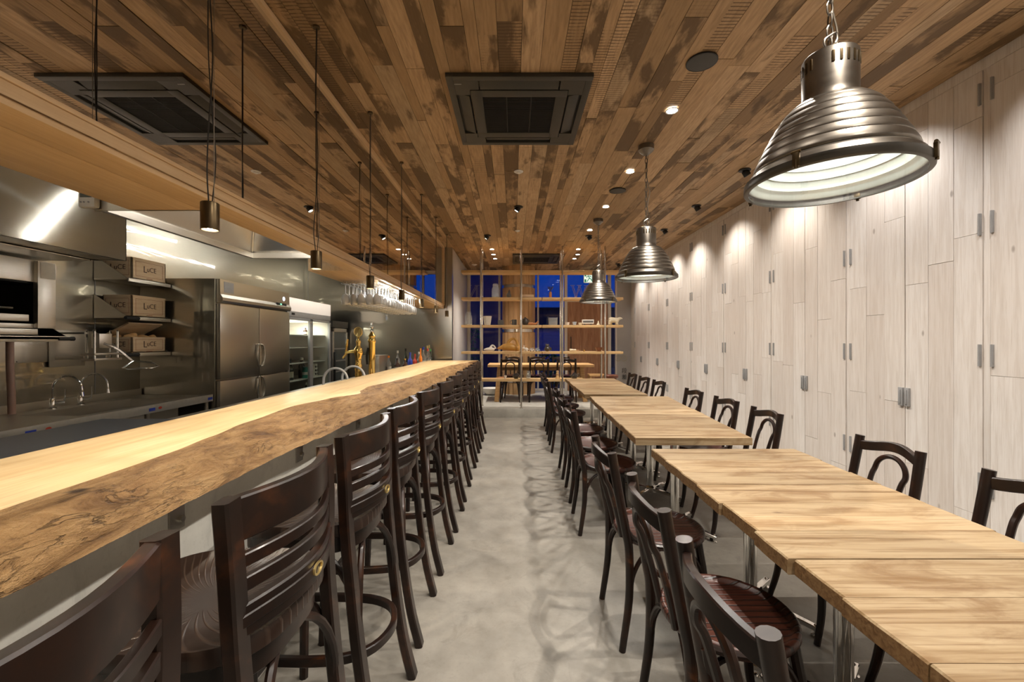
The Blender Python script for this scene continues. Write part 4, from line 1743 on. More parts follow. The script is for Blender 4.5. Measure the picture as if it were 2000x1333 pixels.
t = thing('tankard', 'white tankard with black dots behind the right glass door', 'tankard', (fx - .13, fy + .36, .78), -.6)
m = MB()
m.lathe([(0, 0), (.058, 0), (.058, .20), (.052, .20), (.052, .02), (0, .02)], 24)
m.build('tankard_body', M['paperwhite'], t)
m = MB()
m.tube([(0, -.055, .16), (0, -.09, .15), (0, -.10, .10), (0, -.09, .05), (0, -.055, .04)], .009, 8, sub=4)
m.build('handle', M['paperwhite'], t)
for z in (.045, .10, .155):
    for a in (.15, 1.0):
        m = MB()
        m.ball((.056 * math.cos(a), .056 * math.sin(a), z), (.014, .014, .018), 10)
        m.build('dot', M['black'], t)

# near canopy hood: front sheet leans back toward the wall
t = thing('canopy_hood', 'large brushed steel canopy hood above the grill and the crate shelves', 'extractor hood', (-2.75, 0, 1.9))
ta = 0.0
m = MB()
H_ = .92
y0, y1 = YB, 3.03
m.prism([(0, y0, 0), (0, y1, 0), (-ta * H_, y1, H_), (-ta * H_, y0, H_)], (-.006, 0, -.0025))
m.build('front_sheet', M['steelhood'], t)
m = MB()
m.prism([(0, y1, 0), (-ta * H_, y1, H_), (-.93, y1, H_), (-.93, y1, 0)], (0, -.006, 0))
m.build('end_sheet', M['steelhood'], t)
m = MB()
m.box(-.93, -.012, y0, y1 - .01, .012, .02)
m.box(-.93, -.25, y0, y1 - .01, .0, .006)
m.build('underside', M['steelflat'], t)
# wall controller on the hood
t = thing('hood_controller', 'small white control box with a screen on the near end of the range hood', 'controller', (-1.838, 1.845, 1.948))
fm = frame_mat((0, 0, 0), (.94, .34, 0), (.12, -.33, .93))
fmr = Matrix.Rotation(R(-70), 4, 'Z') @ Matrix.Rotation(R(90), 4, 'X')
m = MB()
mt_ = Matrix.Rotation(R(0), 4, 'Z')
m.box(-.036, .036, -.012, .017, -.042, .042, 0, .010)
b_ = m.build('case', M['whiteplastic'], t)
m = MB()
m.box(-.025, .025, -.0135, -.0115, .0, .034, 0, .001)
m.build('screen', M['screen'], t)
for x in (-.021, -.008, .012):
    m = MB()
    m.lathe([(0, .002), (.004, .002), (.004, 0)], 10, mat=frame_mat((x, -.012, -.02), (1, 0, 0), (0, 0, 1)))
    m.build('button', M['greyplastic'], t)

# hood set into the soffit cut-out over the range
t = thing('range_hood', 'bright steel hood recessed in the oak soffit above the range', 'extractor hood', (-1.6, 2.3, 1.9))
hx0, hx1, hy0, hy1 = -1.80 + 1.6, -1.366 + 1.6, 1.866 - 2.3, 2.93 - 2.3
m = MB()
r_ = .025
m.box(hx0, hx0 + r_, hy0, hy1, -.004, .03)
m.box(hx0, hx1, hy1 - r_, hy1, -.004, .03)
m.box(hx0 - .03, hx1, hy0 - .003, hy0 + .003, .0, .50)
m.build('rim', M['steelflat'], t)
m = MB()
ix0, ix1, iy0, iy1, hh = hx0 + .22, hx1 - .02, hy0 + .2, hy1 - .30, .46
a0, a1, a2, a3 = Vector((hx0 + .004, hy0, .03)), Vector((hx1, hy0, .03)), Vector((hx1, hy1 - .004, .03)), Vector((hx0 + .004, hy1 - .004, .03))
c0, c1, c2, c3 = Vector((ix0, iy0, hh)), Vector((ix1, iy0, hh)), Vector((ix1, iy1, hh)), Vector((ix0, iy1, hh))
for q in ((a0, a3, c3, c0), (a3, a2, c2, c3), (c0, c3, c2, c1)):
    m.add(q, [(0, 1, 2, 3)])
m.build('inner_sheet', M['steelhood2'], t)
point('range_hood_light', (-1.52, 2.35, 2.2), 7.0, NEUT, .06)
m = MB()
m.tube([a3 + Vector((.006, -.006, .0)), c3 + Vector((.004, -.004, -.004))], .006, 6)
m.build('seam', M['steelflat'], t)
m = MB()
m.tube([(ix0 + .02, iy0 + .1, hh - .03), (ix0 + .02, iy1 - .08, hh - .03)], .014, 10)
m.build('lamp_tube', M['tube'], t)
# tubes in the kitchen; the slanting one is added for the hood streak
for i, (p, q, lb) in enumerate([((-1.745, 3.3, 2.11), (-2.10, 3.3, 2.487), 'added slanting tube behind the range hood, making the hood streak'),
                                ((-2.3, 5.3, 2.60), (-2.3, 7.3, 2.60), 'long fluorescent tube hung below the kitchen ceiling near the end wall'), ((-2.5, 5.35, 2.76), (-2.5, 6.2, 2.76), 'short fluorescent tube tight to the kitchen ceiling'),
                                ((-2.2, 1.9, 2.62), (-2.2, 3.1, 2.62), 'added fluorescent tube beside the range hood, brightening the kitchen'), ((-2.2, -.6, 2.62), (-2.2, .9, 2.62), 'added fluorescent tube at the camera end, brightening the kitchen')]):  # both added out of view to brighten the kitchen
    p, q = Vector(p), Vector(q)
    c = (p + q) / 2
    t = thing('tube_light', lb, 'lamp', c)
    dv = (q - p) / 2
    up = Vector((.73, 0, .69)) if i == 0 else Vector((0, 0, 1))
    m = MB()
    m.tube([-dv, dv], .008 if i == 0 else .007, 12)
    m.build('lamp_tube', M['tubedim'] if i == 0 else M['tube'], t)
    m = MB()
    if i == 0:
        m.tube([-dv + up * .033, dv + up * .033], (.04, .015), up=up)
        m.tube([up * .04, up * .04 + Vector((-.02, -.37, .10))], .012, 8)
    else:
        for s_ in (-1, 1):
            m.tube([dv * s_ * .96 + up * .012, dv * s_ * .96 + up * (2.82 - c.z)], .006, 8)
    m.build('housing', M['whiteplastic'], t)
    for s_ in (-1, 1):
        m = MB()
        m.tube([dv * s_ * .99 - up * .015, dv * s_ * .99 + up * .03], .012, 8)
        m.build('socket', M['whiteplastic'], t)

# salamander grill on its wall shelf
t = thing('grill_shelf', 'steel wall shelf on black triangular brackets under the grill', 'shelf', (-3.44, 2.2, 1.36))
m = MB()
m.box(-.255, .24, -1.2, .88, -.02, .0, 0, .002)
m.box(.225, .24, -1.2, .88, -.035, .004, 0, .002)
m.build('shelf_board', M['steelflat'], t)
for y in (-1.17, .872):
    m = MB()
    m.prism([(-.255, y, 0), (.22, y, 0), (-.255, y, .27)], (0, .006, 0))
    m.build('bracket', M['black'], t)
m = MB()
m.tube([(.232, .80, -.014), (.232, .91, -.014)], .016, 10)
m.build('rubber_tip', M['rubber'], t)
t = thing('salamander_grill', 'steel salamander grill with a dark open mouth on the wall shelf', 'grill', (-3.46, 2.45, 1.362))
m = MB()
m.box(-.21, .19, -.60, -.56, .0, .52, 0, .003)
m.box(-.21, .19, .52, .57, .06, .52, 0, .003)
m.box(-.21, .19, -.60, .57, .37, .52, 0, .003)
m.box(-.21, .19, -.56, .52, .055, .085, 0, .002)
m.box(.18, .215, .46, .575, .055, .515, 0, .004)
m.build('casing', M['steelflat'], t)
m = MB()
m.box(-.20, -.19, -.56, .52, .08, .37)
m.box(-.19, .17, -.555, .515, .36, .372)
m.box(-.19, .17, .512, .52, .085, .37)
m.build('firebox', M['charcoal2'], t)
m = MB()
m.box(.0, .20, -.56, .42, .10, .145, 0, .003)
m.box(.16, .215, -.56, .46, .01, .05, 0, .003)
m.build('drip_tray', M['steelflat'], t)
m = MB()
for k in range(9):
    m.tube([(-.15, -.5 + k * .1, .185), (.17, -.5 + k * .1, .185)], .004, 6)
m.tube([(.18, -.56, .185), (.18, .34, .185)], .008, 8)
m.tube([(.10, .02, .14), (.10, .02, .30)], .006, 8)
m.build('grate', M['chrome'], t)
m = MB()
m.box(.190, .192, -.1, .12, .47, .50)
m.build('warning_label', M['label'], t)
m = MB()
m.box(.2155, .217, .475, .57, .40, .51)
m.build('rating_plate', M['label'], t)
for (x, y) in ((-.15, -.5), (.15, -.5), (-.15, .5), (.15, .5)):
    m = MB()
    m.lathe([(.015, 0), (.015, .06)], 12, (x, y, 0), cap0=True, cap1=True)
    m.build('foot', M['rubber'], t)
t = thing('splash_plate', 'flat steel splash plate screwed to the wall under the wall shelf', 'plate', (-3.695, 3.31, 1.255))
m = MB()
m.box(0, .006, -.16, .16, -.09, .09, 0, .002)
m.build('sheet', M['steelflat'], t)
for (y, z) in ((-.145, -.078), (.10, -.078), (-.145, .078), (.10, .078)):
    m = MB()
    m.ball((.006, y, z), .006, 8)
    m.build('screw', M['chrome'], t)

# wall-mounted fry cutter with a long loop handle
t = thing('fry_cutter', 'chrome wall-mounted potato cutter with a looped lever handle', 'cutter', (-3.40, 3.52, 1.22))
m = MB()
for (x, y) in ((-.02, -.10), (-.02, .10), (.04, -.10), (.04, .10)):
    m = MB()
    m.tube([(x, y, -.03), (x, y, .19)], .008, 8)
    m.ball((x, y, .195), .010, 8)
    m.build('guide_rod', M['chrome'], t)
m = MB()
m.box(-.05, .06, -.12, .12, -.05, -.03, 0, .003)
m.box(-.05, .06, -.12, .12, -.005, .012, 0, .003)
m.build('blade_frame', M['steelflat'], t)
m = MB()
m.box(-.035, .03, -.05, .06, .05, .17, 0, .003)
m.build('pusher_block', M['steelflat'], t)
m = MB()
m.box(-.28, -.05, -.10, -.085, -.04, -.01, 0, .002)
m.box(-.28, -.05, .085, .10, -.04, -.01, 0, .002)
m.box(-.285, -.275, -.14, .14, -.10, .20, 0, .003)
m.box(-.28, .0, -.14, -.125, .165, .18, 0, .002)
m.build('wall_mount', M['steelflat'], t)
m = MB()
m.tube([(.05, -.03, .09), (.10, .0, .06), (.13, .06, .0), (.17, .10, -.06)], (.012, .008), sub=4, up=(0, 0, 1))
m.tube([(.17, .10, -.06), (.15, .03, -.115), (.16, .06, -.125), (.25, .20, -.125), (.27, .24, -.11), (.24, .20, -.075)], .009, 8, closed=True)
m.build('lever_handle', M['chrome'], t)

# shelves and wine crates
for i, (z, lb) in enumerate([(1.885, 'top'), (1.545, 'middle'), (1.22, 'bottom')]):
    t = thing('crate_shelf', 'steel wall shelf holding a pine crate, %s one of the stack of three' % lb, 'shelf', (-3.545, 3.99, z), group='steel crate shelves')
    m = MB()
    m.box(-.15, .155, -.235, .225, -.014, 0, 0, .002)
    m.box(.148, .158, -.235, .225, -.028, .003, 0, .002)
    m.build('shelf_board', M['steelflat'], t)
    for y in (-.235, .22):
        m = MB()
        m.prism([(-.15, y, .0), (.145, y, .0), (-.15, y, .20)], (0, .004, 0))
        m.build('bracket', M['steelflat'], t)
    m = MB()
    m.tube([(.16, -.27, -.012), (.16, -.14, -.012)], .016, 10)
    if i:
        m.build('rubber_tip', M['rubber'], t)


def crate(z, h, lb, opened=False):
    t = thing('wine_crate', lb, 'crate', (-3.535, 3.99, z), group='pine wine crates')
    m = MB()
    w, l, th = .13, .185, .012
    m.box(w - th, w, -l, l, .002, h, 0, .002)
    m.box(-w, -w + th, -l, l, .002, h, 0, .002)
    m.box(-w, w, -l, -l + th, .002, h, 0, .002)
    m.box(-w, w, l - th, l, .002, h, 0, .002)
    m.box(-w, w, -l, l, .002, .012)
    m.build('crate_body', M['crate'], t)
    lid = MB()
    if opened:
        mt = Matrix.Translation((-w, 0, h + .002)) @ Matrix.Rotation(R(-27), 4, 'Y')
        lid.box(0, 2 * w, -l, l, 0, .014, 0, .002, mat=mt)
    else:
        lid.box(-w + .001, w - .001, -l + .001, l - .001, h - .010, h + .003, 0, .002)
    lid.build('lid', M['crate'], t)
    c = h * .52
    for (fm, hw) in ((frame_mat((w + .0006, 0, c), (0, 1, 0), (0, 0, 1)), l), (frame_mat((0, -l - .0006, c), (1, 0, 0), (0, 0, 1)), w)):
        a = text_mb('L', .085, .0006, fm @ Matrix.Translation((-.048, .0, 0)))
        b = text_mb('uCE', .062, .0006, fm @ Matrix.Translation((.022, .004, 0)))
        a.add(b.v, b.f)
        a.build('lettering', M['ink'], t)
        f = MB()
        a_, b_ = hw * .80, h * .34
        for (x0, x1, y0, y1) in ((-a_, a_, b_ - .002, b_), (-a_, a_, -b_, -b_ + .002), (-a_, -a_ + .002, -b_, b_), (a_ - .002, a_, -b_, b_)):
            f.box(x0, x1, y0, y1, 0, .0008, mat=fm)
        f.box(-.035, .03, -b_ - .016, -b_ - .012, 0, .0008, mat=fm)
        f.build('printed_border', M['redink'], t)
    return t


crate(1.886, .195, 'closed pine crate lettered in brown on the highest steel shelf')
crate(1.546, .195, 'closed pine crate lettered in brown on the middle steel shelf')
crate(1.221, .145, 'open pine crate full of bread rolls on the lowest steel shelf', True)
rg = random.Random(8)
for i, (x, y, z, s_) in enumerate([(-.06, -.13, .13, 1), (.05, -.12, .135, .9), (-.05, -.02, .135, 1), (.06, .01, .13, 1.05), (-.04, .09, .13, 1), (.07, .09, .135, .85), (.04, .145, .13, .8), (.02, -.06, .15, .9)]):
    m = MB()
    m.ball((0, 0, 0), (.045 * s_, .052 * s_, .034 * s_), 12)
    m.ball((.012, .01, .012), (.03 * s_, .036 * s_, .028 * s_), 10)
    o = remesh(m, .006, 2).build('bread_roll', M['bread'])
    o.location = (-3.535 + x, 3.99 + y, 1.221 + z)
    o.rotation_euler = (0, 0, rg.uniform(0, 3))
    tag(o, 'golden bread roll heaped in the open pine crate', 'bread roll', 'bread rolls in the crate')
m = MB()
m.tube([(-3.56, 4.205, 1.93), (-3.545, 4.215, 1.99), (-3.50, 4.22, 2.0), (-3.46, 4.218, 1.96), (-3.455, 4.21, 1.888)], .006, 8, sub=4)
tag(m.build('coat_hook', M['black']), 'thin black loop standing behind the highest pine crate', 'hook')

# side panel between shelves and refrigerator
m = MB()
m.box(XL + .001, FX - .02, 4.222, 4.236, 0, 1.95, 0, .002)
struct(m, 'partition_kitchen', M['steelwall'])

# beer towers
t = thing('beer_tower', 'brass beer tap tower with a round medallion and lever handle', 'beer tap', (-1.79, 4.92, .85))
m = MB()
m.lathe([(.06, 0), (.062, .01), (.04, .03), (.034, .06), (.040, .10), (.034, .12), (.046, .16), (.036, .175), (.044, .2), (.032, .22), (.034, .30), (.046, .33), (.05, .36), (.044, .39), (.028, .41), (.022, .44), (.030, .47), (.018, .50), (.012, .53), (0, .535)], 24)
m.build('column', M['brass'], t, angle=60)
m = MB()
m.tube([(-.03, 0, .36), (-.10, -.01, .355), (-.14, -.012, .35)], [.018, .016, .02], 12, sub=3)
m.tube([(-.135, -.012, .38), (-.14, -.012, .33), (-.175, -.013, .28)], [.014, .014, .01], 10, sub=3)
tp = m.build('tap', M['brass'], t)
m = MB()
m.tube([(-.135, -.012, .37), (-.13, -.012, .42), (-.118, -.012, .50)], [.007, .014, .010], 10, sub=3)
m.build('handle', M['brass'], tp)
m = MB()
m.lathe([(0, .010), (.048, .010), (.054, .014), (.06, .008), (.06, -.008), (0, -.010)], 28, mat=frame_mat((0, -.005, .585), (1, 0, 0), (0, 0, 1)) @ Matrix.Diagonal((.82, 1, 1, 1)))
m.build('medallion', M['gold'], t)
t = thing('beer_tower', 'tall slim brass beer column with a black and chrome finial', 'beer tap', (-1.70, 5.12, .85))
m = MB()
m.lathe([(.055, 0), (.055, .01), (.038, .03), (.038, .46), (.046, .47), (.046, .50), (.036, .51), (.036, .53), (.044, .54), (.03, .56), (.02, .58), (0, .58)], 24)
m.build('column', M['brass'], t, angle=50)
m = MB()
m.ball((0, 0, .60), (.022, .022, .025), 12)
m.ball((0, 0, .65), (.020, .020, .028), 12)
m.tube([(0, 0, .66), (0, 0, .70)], .010, 10)
m.build('finial', M['chrome'], t)
m = MB()
m.tube([(-.04, -.02, .40), (-.05, -.03, .30), (-.045, -.03, .20)], [.012, .016, .012], 10, sub=3)
m.build('handle', M['black'], t)

for i, (x, y, lb) in enumerate([(-1.72, 4.12, 'nearer the drinks refrigerator'), (-1.66, 4.42, 'nearer the beer taps')]):
    m = MB()
    m.tube([(-.115, 0, 0), (-.115, 0, .10)] + [(-.115 * math.cos(PI * k / 8), 0, .10 + .115 * math.sin(PI * k / 8)) for k in range(1, 9)] + [(.115, 0, .0)], .012, 10, sub=3)
    o = m.build('arched_tube', M['whiteplastic'])
    o.location = (x, y, .851)
    tag(o, 'white arched tube standing behind the bar counter, the one %s' % lb, 'arched tube', 'white arched tubes')
t = thing('steel_box', 'plain steel box standing behind the brass beer taps', 'box', (-2.05, 6.2, .85))
m = MB()
m.box(-.09, .16, -.2, .2, 0, .26, 0, .004)
m.build('body', M['steelflat'], t)
m = MB()
m.box(-.095, .165, -.205, .205, .26, .275, 0, .003)
m.build('lid', M['steelflat'], t)

random.seed(9)
bl = [(-1.86, 6.35, .26, .040, 'clearbottle', 'orange', 'clear bottle with an orange cap nearest the tall brass beer column'),
      (-1.76, 6.45, .22, .045, 'brownglass', 'black', 'squat dark brown bottle near the brass beer taps'),
      (-1.80, 6.62, .33, .036, 'clearbottle', 'paperwhite', 'slim clear bottle with a white cap behind the counter'),
      (-1.68, 6.6, .21, .042, 'brownglass', 'brass', 'low brown bottle in front of the slim clear bottle'),
      (-1.72, 6.8, .36, .036, 'greenglass', 'black', 'tall dark bottle with a black cap behind the counter'),
      (-1.64, 6.76, .30, .040, 'blueplastic', 'blueplastic', 'bright blue bottle behind the counter'),
      (-1.60, 6.92, .27, .040, 'redplastic', 'redplastic', 'red bottle beside the orange-capped one'),
      (-1.505, 6.90, .36, .028, 'orange', 'orange', 'bright orange bottle behind the counter'),
      (-1.56, 7.05, .30, .045, 'clearbottle', 'paperwhite', 'clear bottle with a white cap right of the orange one'),
      (-1.50, 7.1, .38, .040, 'clearbottle', 'blueplastic', 'clear bottle with a blue cap right of the orange one'),
      (-1.46, 7.25, .35, .040, 'clearbottle', 'redplastic', 'clear bottle with a red cap near the counter end'),
      (-1.40 - .08, 7.32, .40, .036, 'brownglass', 'gold', 'amber bottle with a gold cap near the counter end'),
      (-1.47, 7.42, .41, .034, 'clearbottle', 'gold', 'tall clear bottle with a gold cap, close to the last green one'),
      (-1.46, 7.5, .34, .034, 'greenglass', 'green', 'green-capped bottle, last before the counter end')]
for (x, y, h, r, mt, cp, lb) in bl:
    bottle('spirit_bottle', lb, 'bottle', (x, y, .85), h, r, M[mt], M[cp], mt != 'blueplastic', 'bottles behind the bar')

# stemware rack under the soffit
t = thing('glass_rack', 'wire stemware rack fixed under the oak soffit', 'rack', (-1.45, 4.8, SB))
for k in range(5):
    x = -.15 + k * .075
    m = MB()
    for s_ in (-.016, .016):
        m.tube([(x + s_, -.80, -.030), (x + s_, .85, -.030)], .003, 6)
    for y in (-.75, 0, .8):
        m.tube([(x - .016, y, -.03), (x - .016, y, -.001)], .003, 6)
        m.tube([(x + .016, y, -.03), (x + .016, y, -.001)], .003, 6)
    m.build('rail', M['chrome'], t)


m = MB()
m.box(.178, .192, -.80, .85, -.016, -.002, 0, .003)
m.build('strip_housing', M['whiteplastic'], t)
m = MB()
m.box(.176, .1785, -.79, .84, -.014, -.005)
m.build('lamp_strip', M['strip'], t)
for y in (-.5, 0, .5):
    point('rack_light', (-1.283, 4.8 + y, SB - .03), 8.0, NEUT, .02)


def make_glass():
    g = empty('wine_glass')
    m = MB()
    m.lathe([(0, 0), (.036, -.001), (.037, -.003), (.010, -.008), (.0042, -.016), (.0038, -.085), (.008, -.095)], 16)
    m.build('stem', M['stemware'], g, angle=70)
    m = MB()
    m.lathe([(.003, -.092), (.018, -.098), (.032, -.115), (.038, -.140), (.037, -.165), (.030, -.200), (.029, -.200), (.036, -.165), (.037, -.140), (.031, -.116), (.017, -.100), (0, -.096)], 18)
    m.build('bowl', M['stemware'], g, angle=80)
    return g


g0 = make_glass()
k = 0
for j in range(5):
    for i in range(17):
        o = g0 if k == 0 else copy_tree(g0)
        o.location = (-1.60 + j * .075, 4.06 + i * .0945 + (j % 2) * .02, SB - .0265)
        tag(o, 'clear stemmed glass hanging upside down from the wire rack under the soffit', 'wine glass', 'wine glasses hanging from the rack')
        k += 1

# ------------------------------------------------------------------ window room
m = MB()
m.box(XR - .33, XR + .004, YW - .03, YW + .1, .15, CEIL)
struct(m, 'wall_entrance', M['plaster'])
m = MB()
m.box(-1.095, XR - .33, YW - .03, YW + .08, 2.92, CEIL)
struct(m, 'wall_window', M['offwhite'])
m = MB()
for (x0, x1) in ((-1.094, -1.02), (-.36, -.31), (.56, .60), (1.205, 1.275), (2.235, 2.31), (2.41, 2.449)):
    m.box(x0, x1, YW - .03, YW + .05, .15, 2.92, 0, .004)
m.box(-1.02, 1.205, YW - .02, YW + .05, .15, .20, 0, .003)
m.box(1.275, 2.235, YW - .03, YW + .05, 2.26, 2.31, 0, .003)
struct(m, 'window_1', M['offwhite'])
m = MB()
for (x0, x1, z0) in ((-1.02, -.36, .2), (-.31, .56, .2), (.60, 1.205, .2), (1.275, 2.235, 2.31), (2.31, 2.41, .15)):
    m.box(x0, x1, YW + .008, YW + .014, z0, 2.92)
struct(m, 'window_pane', M['glass'])
t = empty('door_1', (1.755, YW, .15))
t['kind'] = 'structure'
m = MB()
for k in range(6):
    m.box(-.475 + k * .1585, -.475 + k * .1585 + .156, -.02, .03, .005, 2.105, 0, .003)
m.box(-.47, .47, -.01, .02, .01, 2.1)
o = m.build('door_leaf', M['doorwood'], t)
o['kind'] = 'structure'
m = MB()
m.tube([(-.40, -.02, .95), (-.40, -.06, .97), (-.40, -.06, 1.25), (-.40, -.02, 1.27)], .010, 10, sub=3)
o = m.build('door_handle', M['black'], t)
o['kind'] = 'structure'
m = MB()
for k in range(20):
    a0, a1 = 2 * PI * k / 20, 2 * PI * (k + 1) / 20 - .012
    p = [(.375 * math.cos(a0), .375 * math.sin(a0), .15), (.375 * math.cos(a1), .375 * math.sin(a1), .15), (.35 * math.cos(a1), .35 * math.sin(a1), .15), (.35 * math.cos(a0), .35 * math.sin(a0), .15)]
    m.prism(p, (0, 0, 2.845))
m.lathe([(.36, .15), (.36, 2.99)], 40)
t = thing('barrel_column', 'round column clad in wooden barrel staves with metal hoops in front of the window', 'column', (.117, 9.72, 0))
m.build('staves', M['barrel'], t)
for z in (2.55, 1.56, .45):
    m = MB()
    m.lathe([(.376, z - .035), (.380, z - .033), (.380, z + .033), (.376, z + .035)], 48)
    m.build('hoop', M['pole'], t)

# outside, seen through the panes
m = MB()
m.box(-14, 14, YW + .12, 30, -.08, -.02)
struct(m, 'ground', M['asphalt'])
for (x0, x1, y0, y1, z1, mt, lb) in ((-1.5, -.40, 13.0, 16, 5.2, 'building', 'dusky purple house front outside the left window panes'), (.45, 2.2, 14.0, 17, 1.75, 'bluehouse', 'low blue shuttered house outside the right window panes'), (-9, 9, 22, 24, 3.0, 'darkbuilding', 'dark row of houses across the street outside')):
    if mt == 'bluehouse' and 'bluehouse' not in M:
        M['bluehouse'] = plain('blue_shutter', (.16, .22, .60), .6)
    t = thing('house', lb, 'building', ((x0 + x1) / 2, (y0 + y1) / 2, -.02))
    w, d_ = (x1 - x0) / 2, (y1 - y0) / 2
    m = MB()
    m.box(-w, w, -d_, d_, 0, z1)
    m.build('wall', M[mt], t)
    m = MB()
    m.box(-w - .1, w + .1, -d_ - .1, d_ + .1, z1, z1 + .08)
    m.build('roof', M['darkbuilding'], t)
    if mt == 'bluehouse':
        m = MB()
        for k in range(14):
            m.box(-w + .1, w - .1, -d_ - .02, -d_, .1 + k * .11, .19 + k * .11, 0, .006)
        m.build('shutter', M['bluehouse'], t)
rg = random.Random(12)
for (x, y, h, w, lb) in ((-1.25, 11.2, 1.75, .42, 'leafy shrub outside the left window pane'), (.95, 11.0, 1.0, .35, 'low leafy plant outside the window behind the oak table')):
    t = thing('shrub', lb, 'plant', (x, y, -.02))
    m = MB()
    for k in range(7):
        a = rg.uniform(0, 6.28)
        m.tube([(0, 0, 0), (.2 * w * math.cos(a), .2 * w * math.sin(a), h * .5), (.7 * w * math.cos(a), .7 * w * math.sin(a), h * .9)], [.012, .004], 6, sub=3)
    m.build('stem', M['barrel'], t)
    m = MB()
    for k in range(420):
        a, rr = rg.uniform(0, 6.28), w * math.sqrt(rg.random())
        z = h * (.25 + .75 * rg.random())
        c = Vector((rr * math.cos(a), rr * math.sin(a), z))
        u = Vector((rg.uniform(-1, 1), rg.uniform(-1, 1), rg.uniform(-.3, .6))).normalized() * .06
        v = u.cross(Vector((rg.uniform(-1, 1), rg.uniform(-1, 1), rg.uniform(-1, 1)))).normalized() * .022
        m.add([c - u, c - u * .1 + v, c + u, c - u * .1 - v], [(0, 1, 2, 3)])
    m.build('foliage', M['leaf'], t)

# outlined letters on the panes
def strokes(segs, sc):
    m = MB()
    for (x0, z0, x1, z1) in segs:
        m.tube([(x0 * sc, 0, z0 * sc), (x1 * sc, 0, z1 * sc)], .006, 6)
    return m


def outline_bar(x0, z0, x1, z1, w):
    return [(x0 - w, z0, x1 - w, z1), (x0 + w, z0, x1 + w, z1)]


nl = outline_bar(-.30, 0, -.30, .95, .05) + outline_bar(-.25, 0, .25, .95, .06) + outline_bar(.30, 0, .30, .95, .05) + [(-.5, 1, -.12, 1), (.12, 1, .5, 1), (-.5, 0, -.12, 0), (.12, 0, .5, 0)]
wl = outline_bar(-.55, .95, -.28, 0, .06) + outline_bar(-.28, 0, 0, .95, .05) + outline_bar(0, .95, .28, 0, .06) + outline_bar(.28, 0, .55, .95, .05) + [(-.75, 1, -.38, 1), (-.2, 1, .2, 1), (.38, 1, .75, 1)]
for (segs, x, lb) in ((nl, -.955, 'thin outlined letter hung in the left window pane'), (wl, 1.56, 'thin outlined letter hung in the pane above the entrance door')):
    o = strokes(segs, .29 if x < 0 else .29).build('sign_letter', M['neon'])
    o.location = (x, YW - .005, 2.36)
    tag(o, lb, 'letter', 'outlined sign letters')

# exit sign
t = thing('exit_sign', 'square green and white running-man exit sign above the entrance door', 'sign', (1.765, 9.98, 2.805))
m = MB()
m.box(-.125, .125, 0, .04, -.115, .115, 0, .006)
m.build('case', M['whiteplastic'], t)
m = MB()
m.box(-.115, .115, -.003, 0, -.105, .105)
m.build('face', M['exitwhite'], t)
m = MB()
for (x0, x1, z0, z1) in ((-.105, -.065, .035, .10), (-.105, -.065, -.10, -.03), (.07, .105, -.10, .10), (-.105, .105, .098, .104)):
    m.box(x0, x1, -.0045, -.003, z0, z1)
m.ball((-.022, -.004, .072), (.015, .0015, .015), 12)
for p in ([(-.02, .05), (.012, -.005)], [(-.015, .045), (-.05, .03), (-.055, .0)], [(-.008, .04), (.03, .045), (.045, .02)], [(.012, -.005), (.05, -.03), (.065, -.065)], [(.008, -.005), (-.02, -.045), (-.05, -.09)]):
    m.tube([(a, -.004, b) for (a, b) in p], .010, 6)
m.build('pictogram', M['exitgreen'], t)
m = MB()
m.tube([(0, .02, .115), (0, .02, .19)], .008, 8)
m.build('hanger', M['whiteplastic'], t)

# stickers on the grey entrance wall
for (x, lb) in ((2.47, 'faint round window sticker nearer the entrance door'), (2.615, 'faint round window sticker nearer the closet doors')):
    m = MB()
    m.tube([(.065 * math.cos(2 * PI * k / 28), 0, .065 * math.sin(2 * PI * k / 28)) for k in range(28)], .004, 5, closed=True)
    m.tube([(-.03, 0, -.02), (-.005, 0, .03), (.02, 0, -.02), (.035, 0, .02)], .003, 5)
    o = m.build('round_sticker', M['sticker'])
    o.location = (x, YW - .034, .925)
    tag(o, lb, 'sticker', 'round stickers on the entrance')
m = MB()
for k, ch in enumerate('\u6bb5\u5dee'):
    q = text_mb(ch, .13, .001, frame_mat((0, 0, .07 - k * .15), (1, 0, 0), (0, 0, 1)))
    m.add(q.v, q.f)
if m.v:
    o = m.build('floor_notice', M['stickerdark'])
    o.location = (2.62, YW - .034, .55)
    tag(o, 'two dark characters one above the other on the grey entrance wall', 'notice')

# ------------------------------------------------------------------ shelf partition
t = thing('shelf_partition', 'see-through shelf partition of oak boards between slim steel poles on the step', 'shelf', (.5, 7.63, .15))
ox, oy, oz = -.5, -7.63, -.15
for x in (-.572, .135, .858, 1.605):
    for y in (7.475, 7.80):
        m = MB()
        m.tube([(x + ox, y + oy, 0), (x + ox, y + oy, CEIL - .15 - .004)], .0165, 14)
        m.lathe([(.03, 0), (.03, .006), (.0165, .010)], 16, (x + ox, y + oy, 0), cap0=True)
        m.build('pole', M['pole'], t)
SHZ = {}
for key, zc, rngs in (('top', 2.554, ((-.92, 1.93),)), ('a', 2.077, ((-.92, .493), (.507, 1.93))), ('b', 1.591, ((-.92, .493), (.507, 1.93))), ('c', 1.123, ((-.92, .493), (.507, 1.93))), ('d', .637, ((-.62, 1.25),))):
    SHZ[key] = zc + .0215
    for (x0, x1) in rngs:
        m = MB()
        m.box(x0 + ox, x1 + ox, 7.495 + oy, 7.775 + oy, zc - .0215 + oz, zc + .0215 + oz, 0, .003)
        m.build('shelf_board', M['shelfwood'], t)


def sx(px, y=7.62):
    return (px - 1003) * y / 833.0


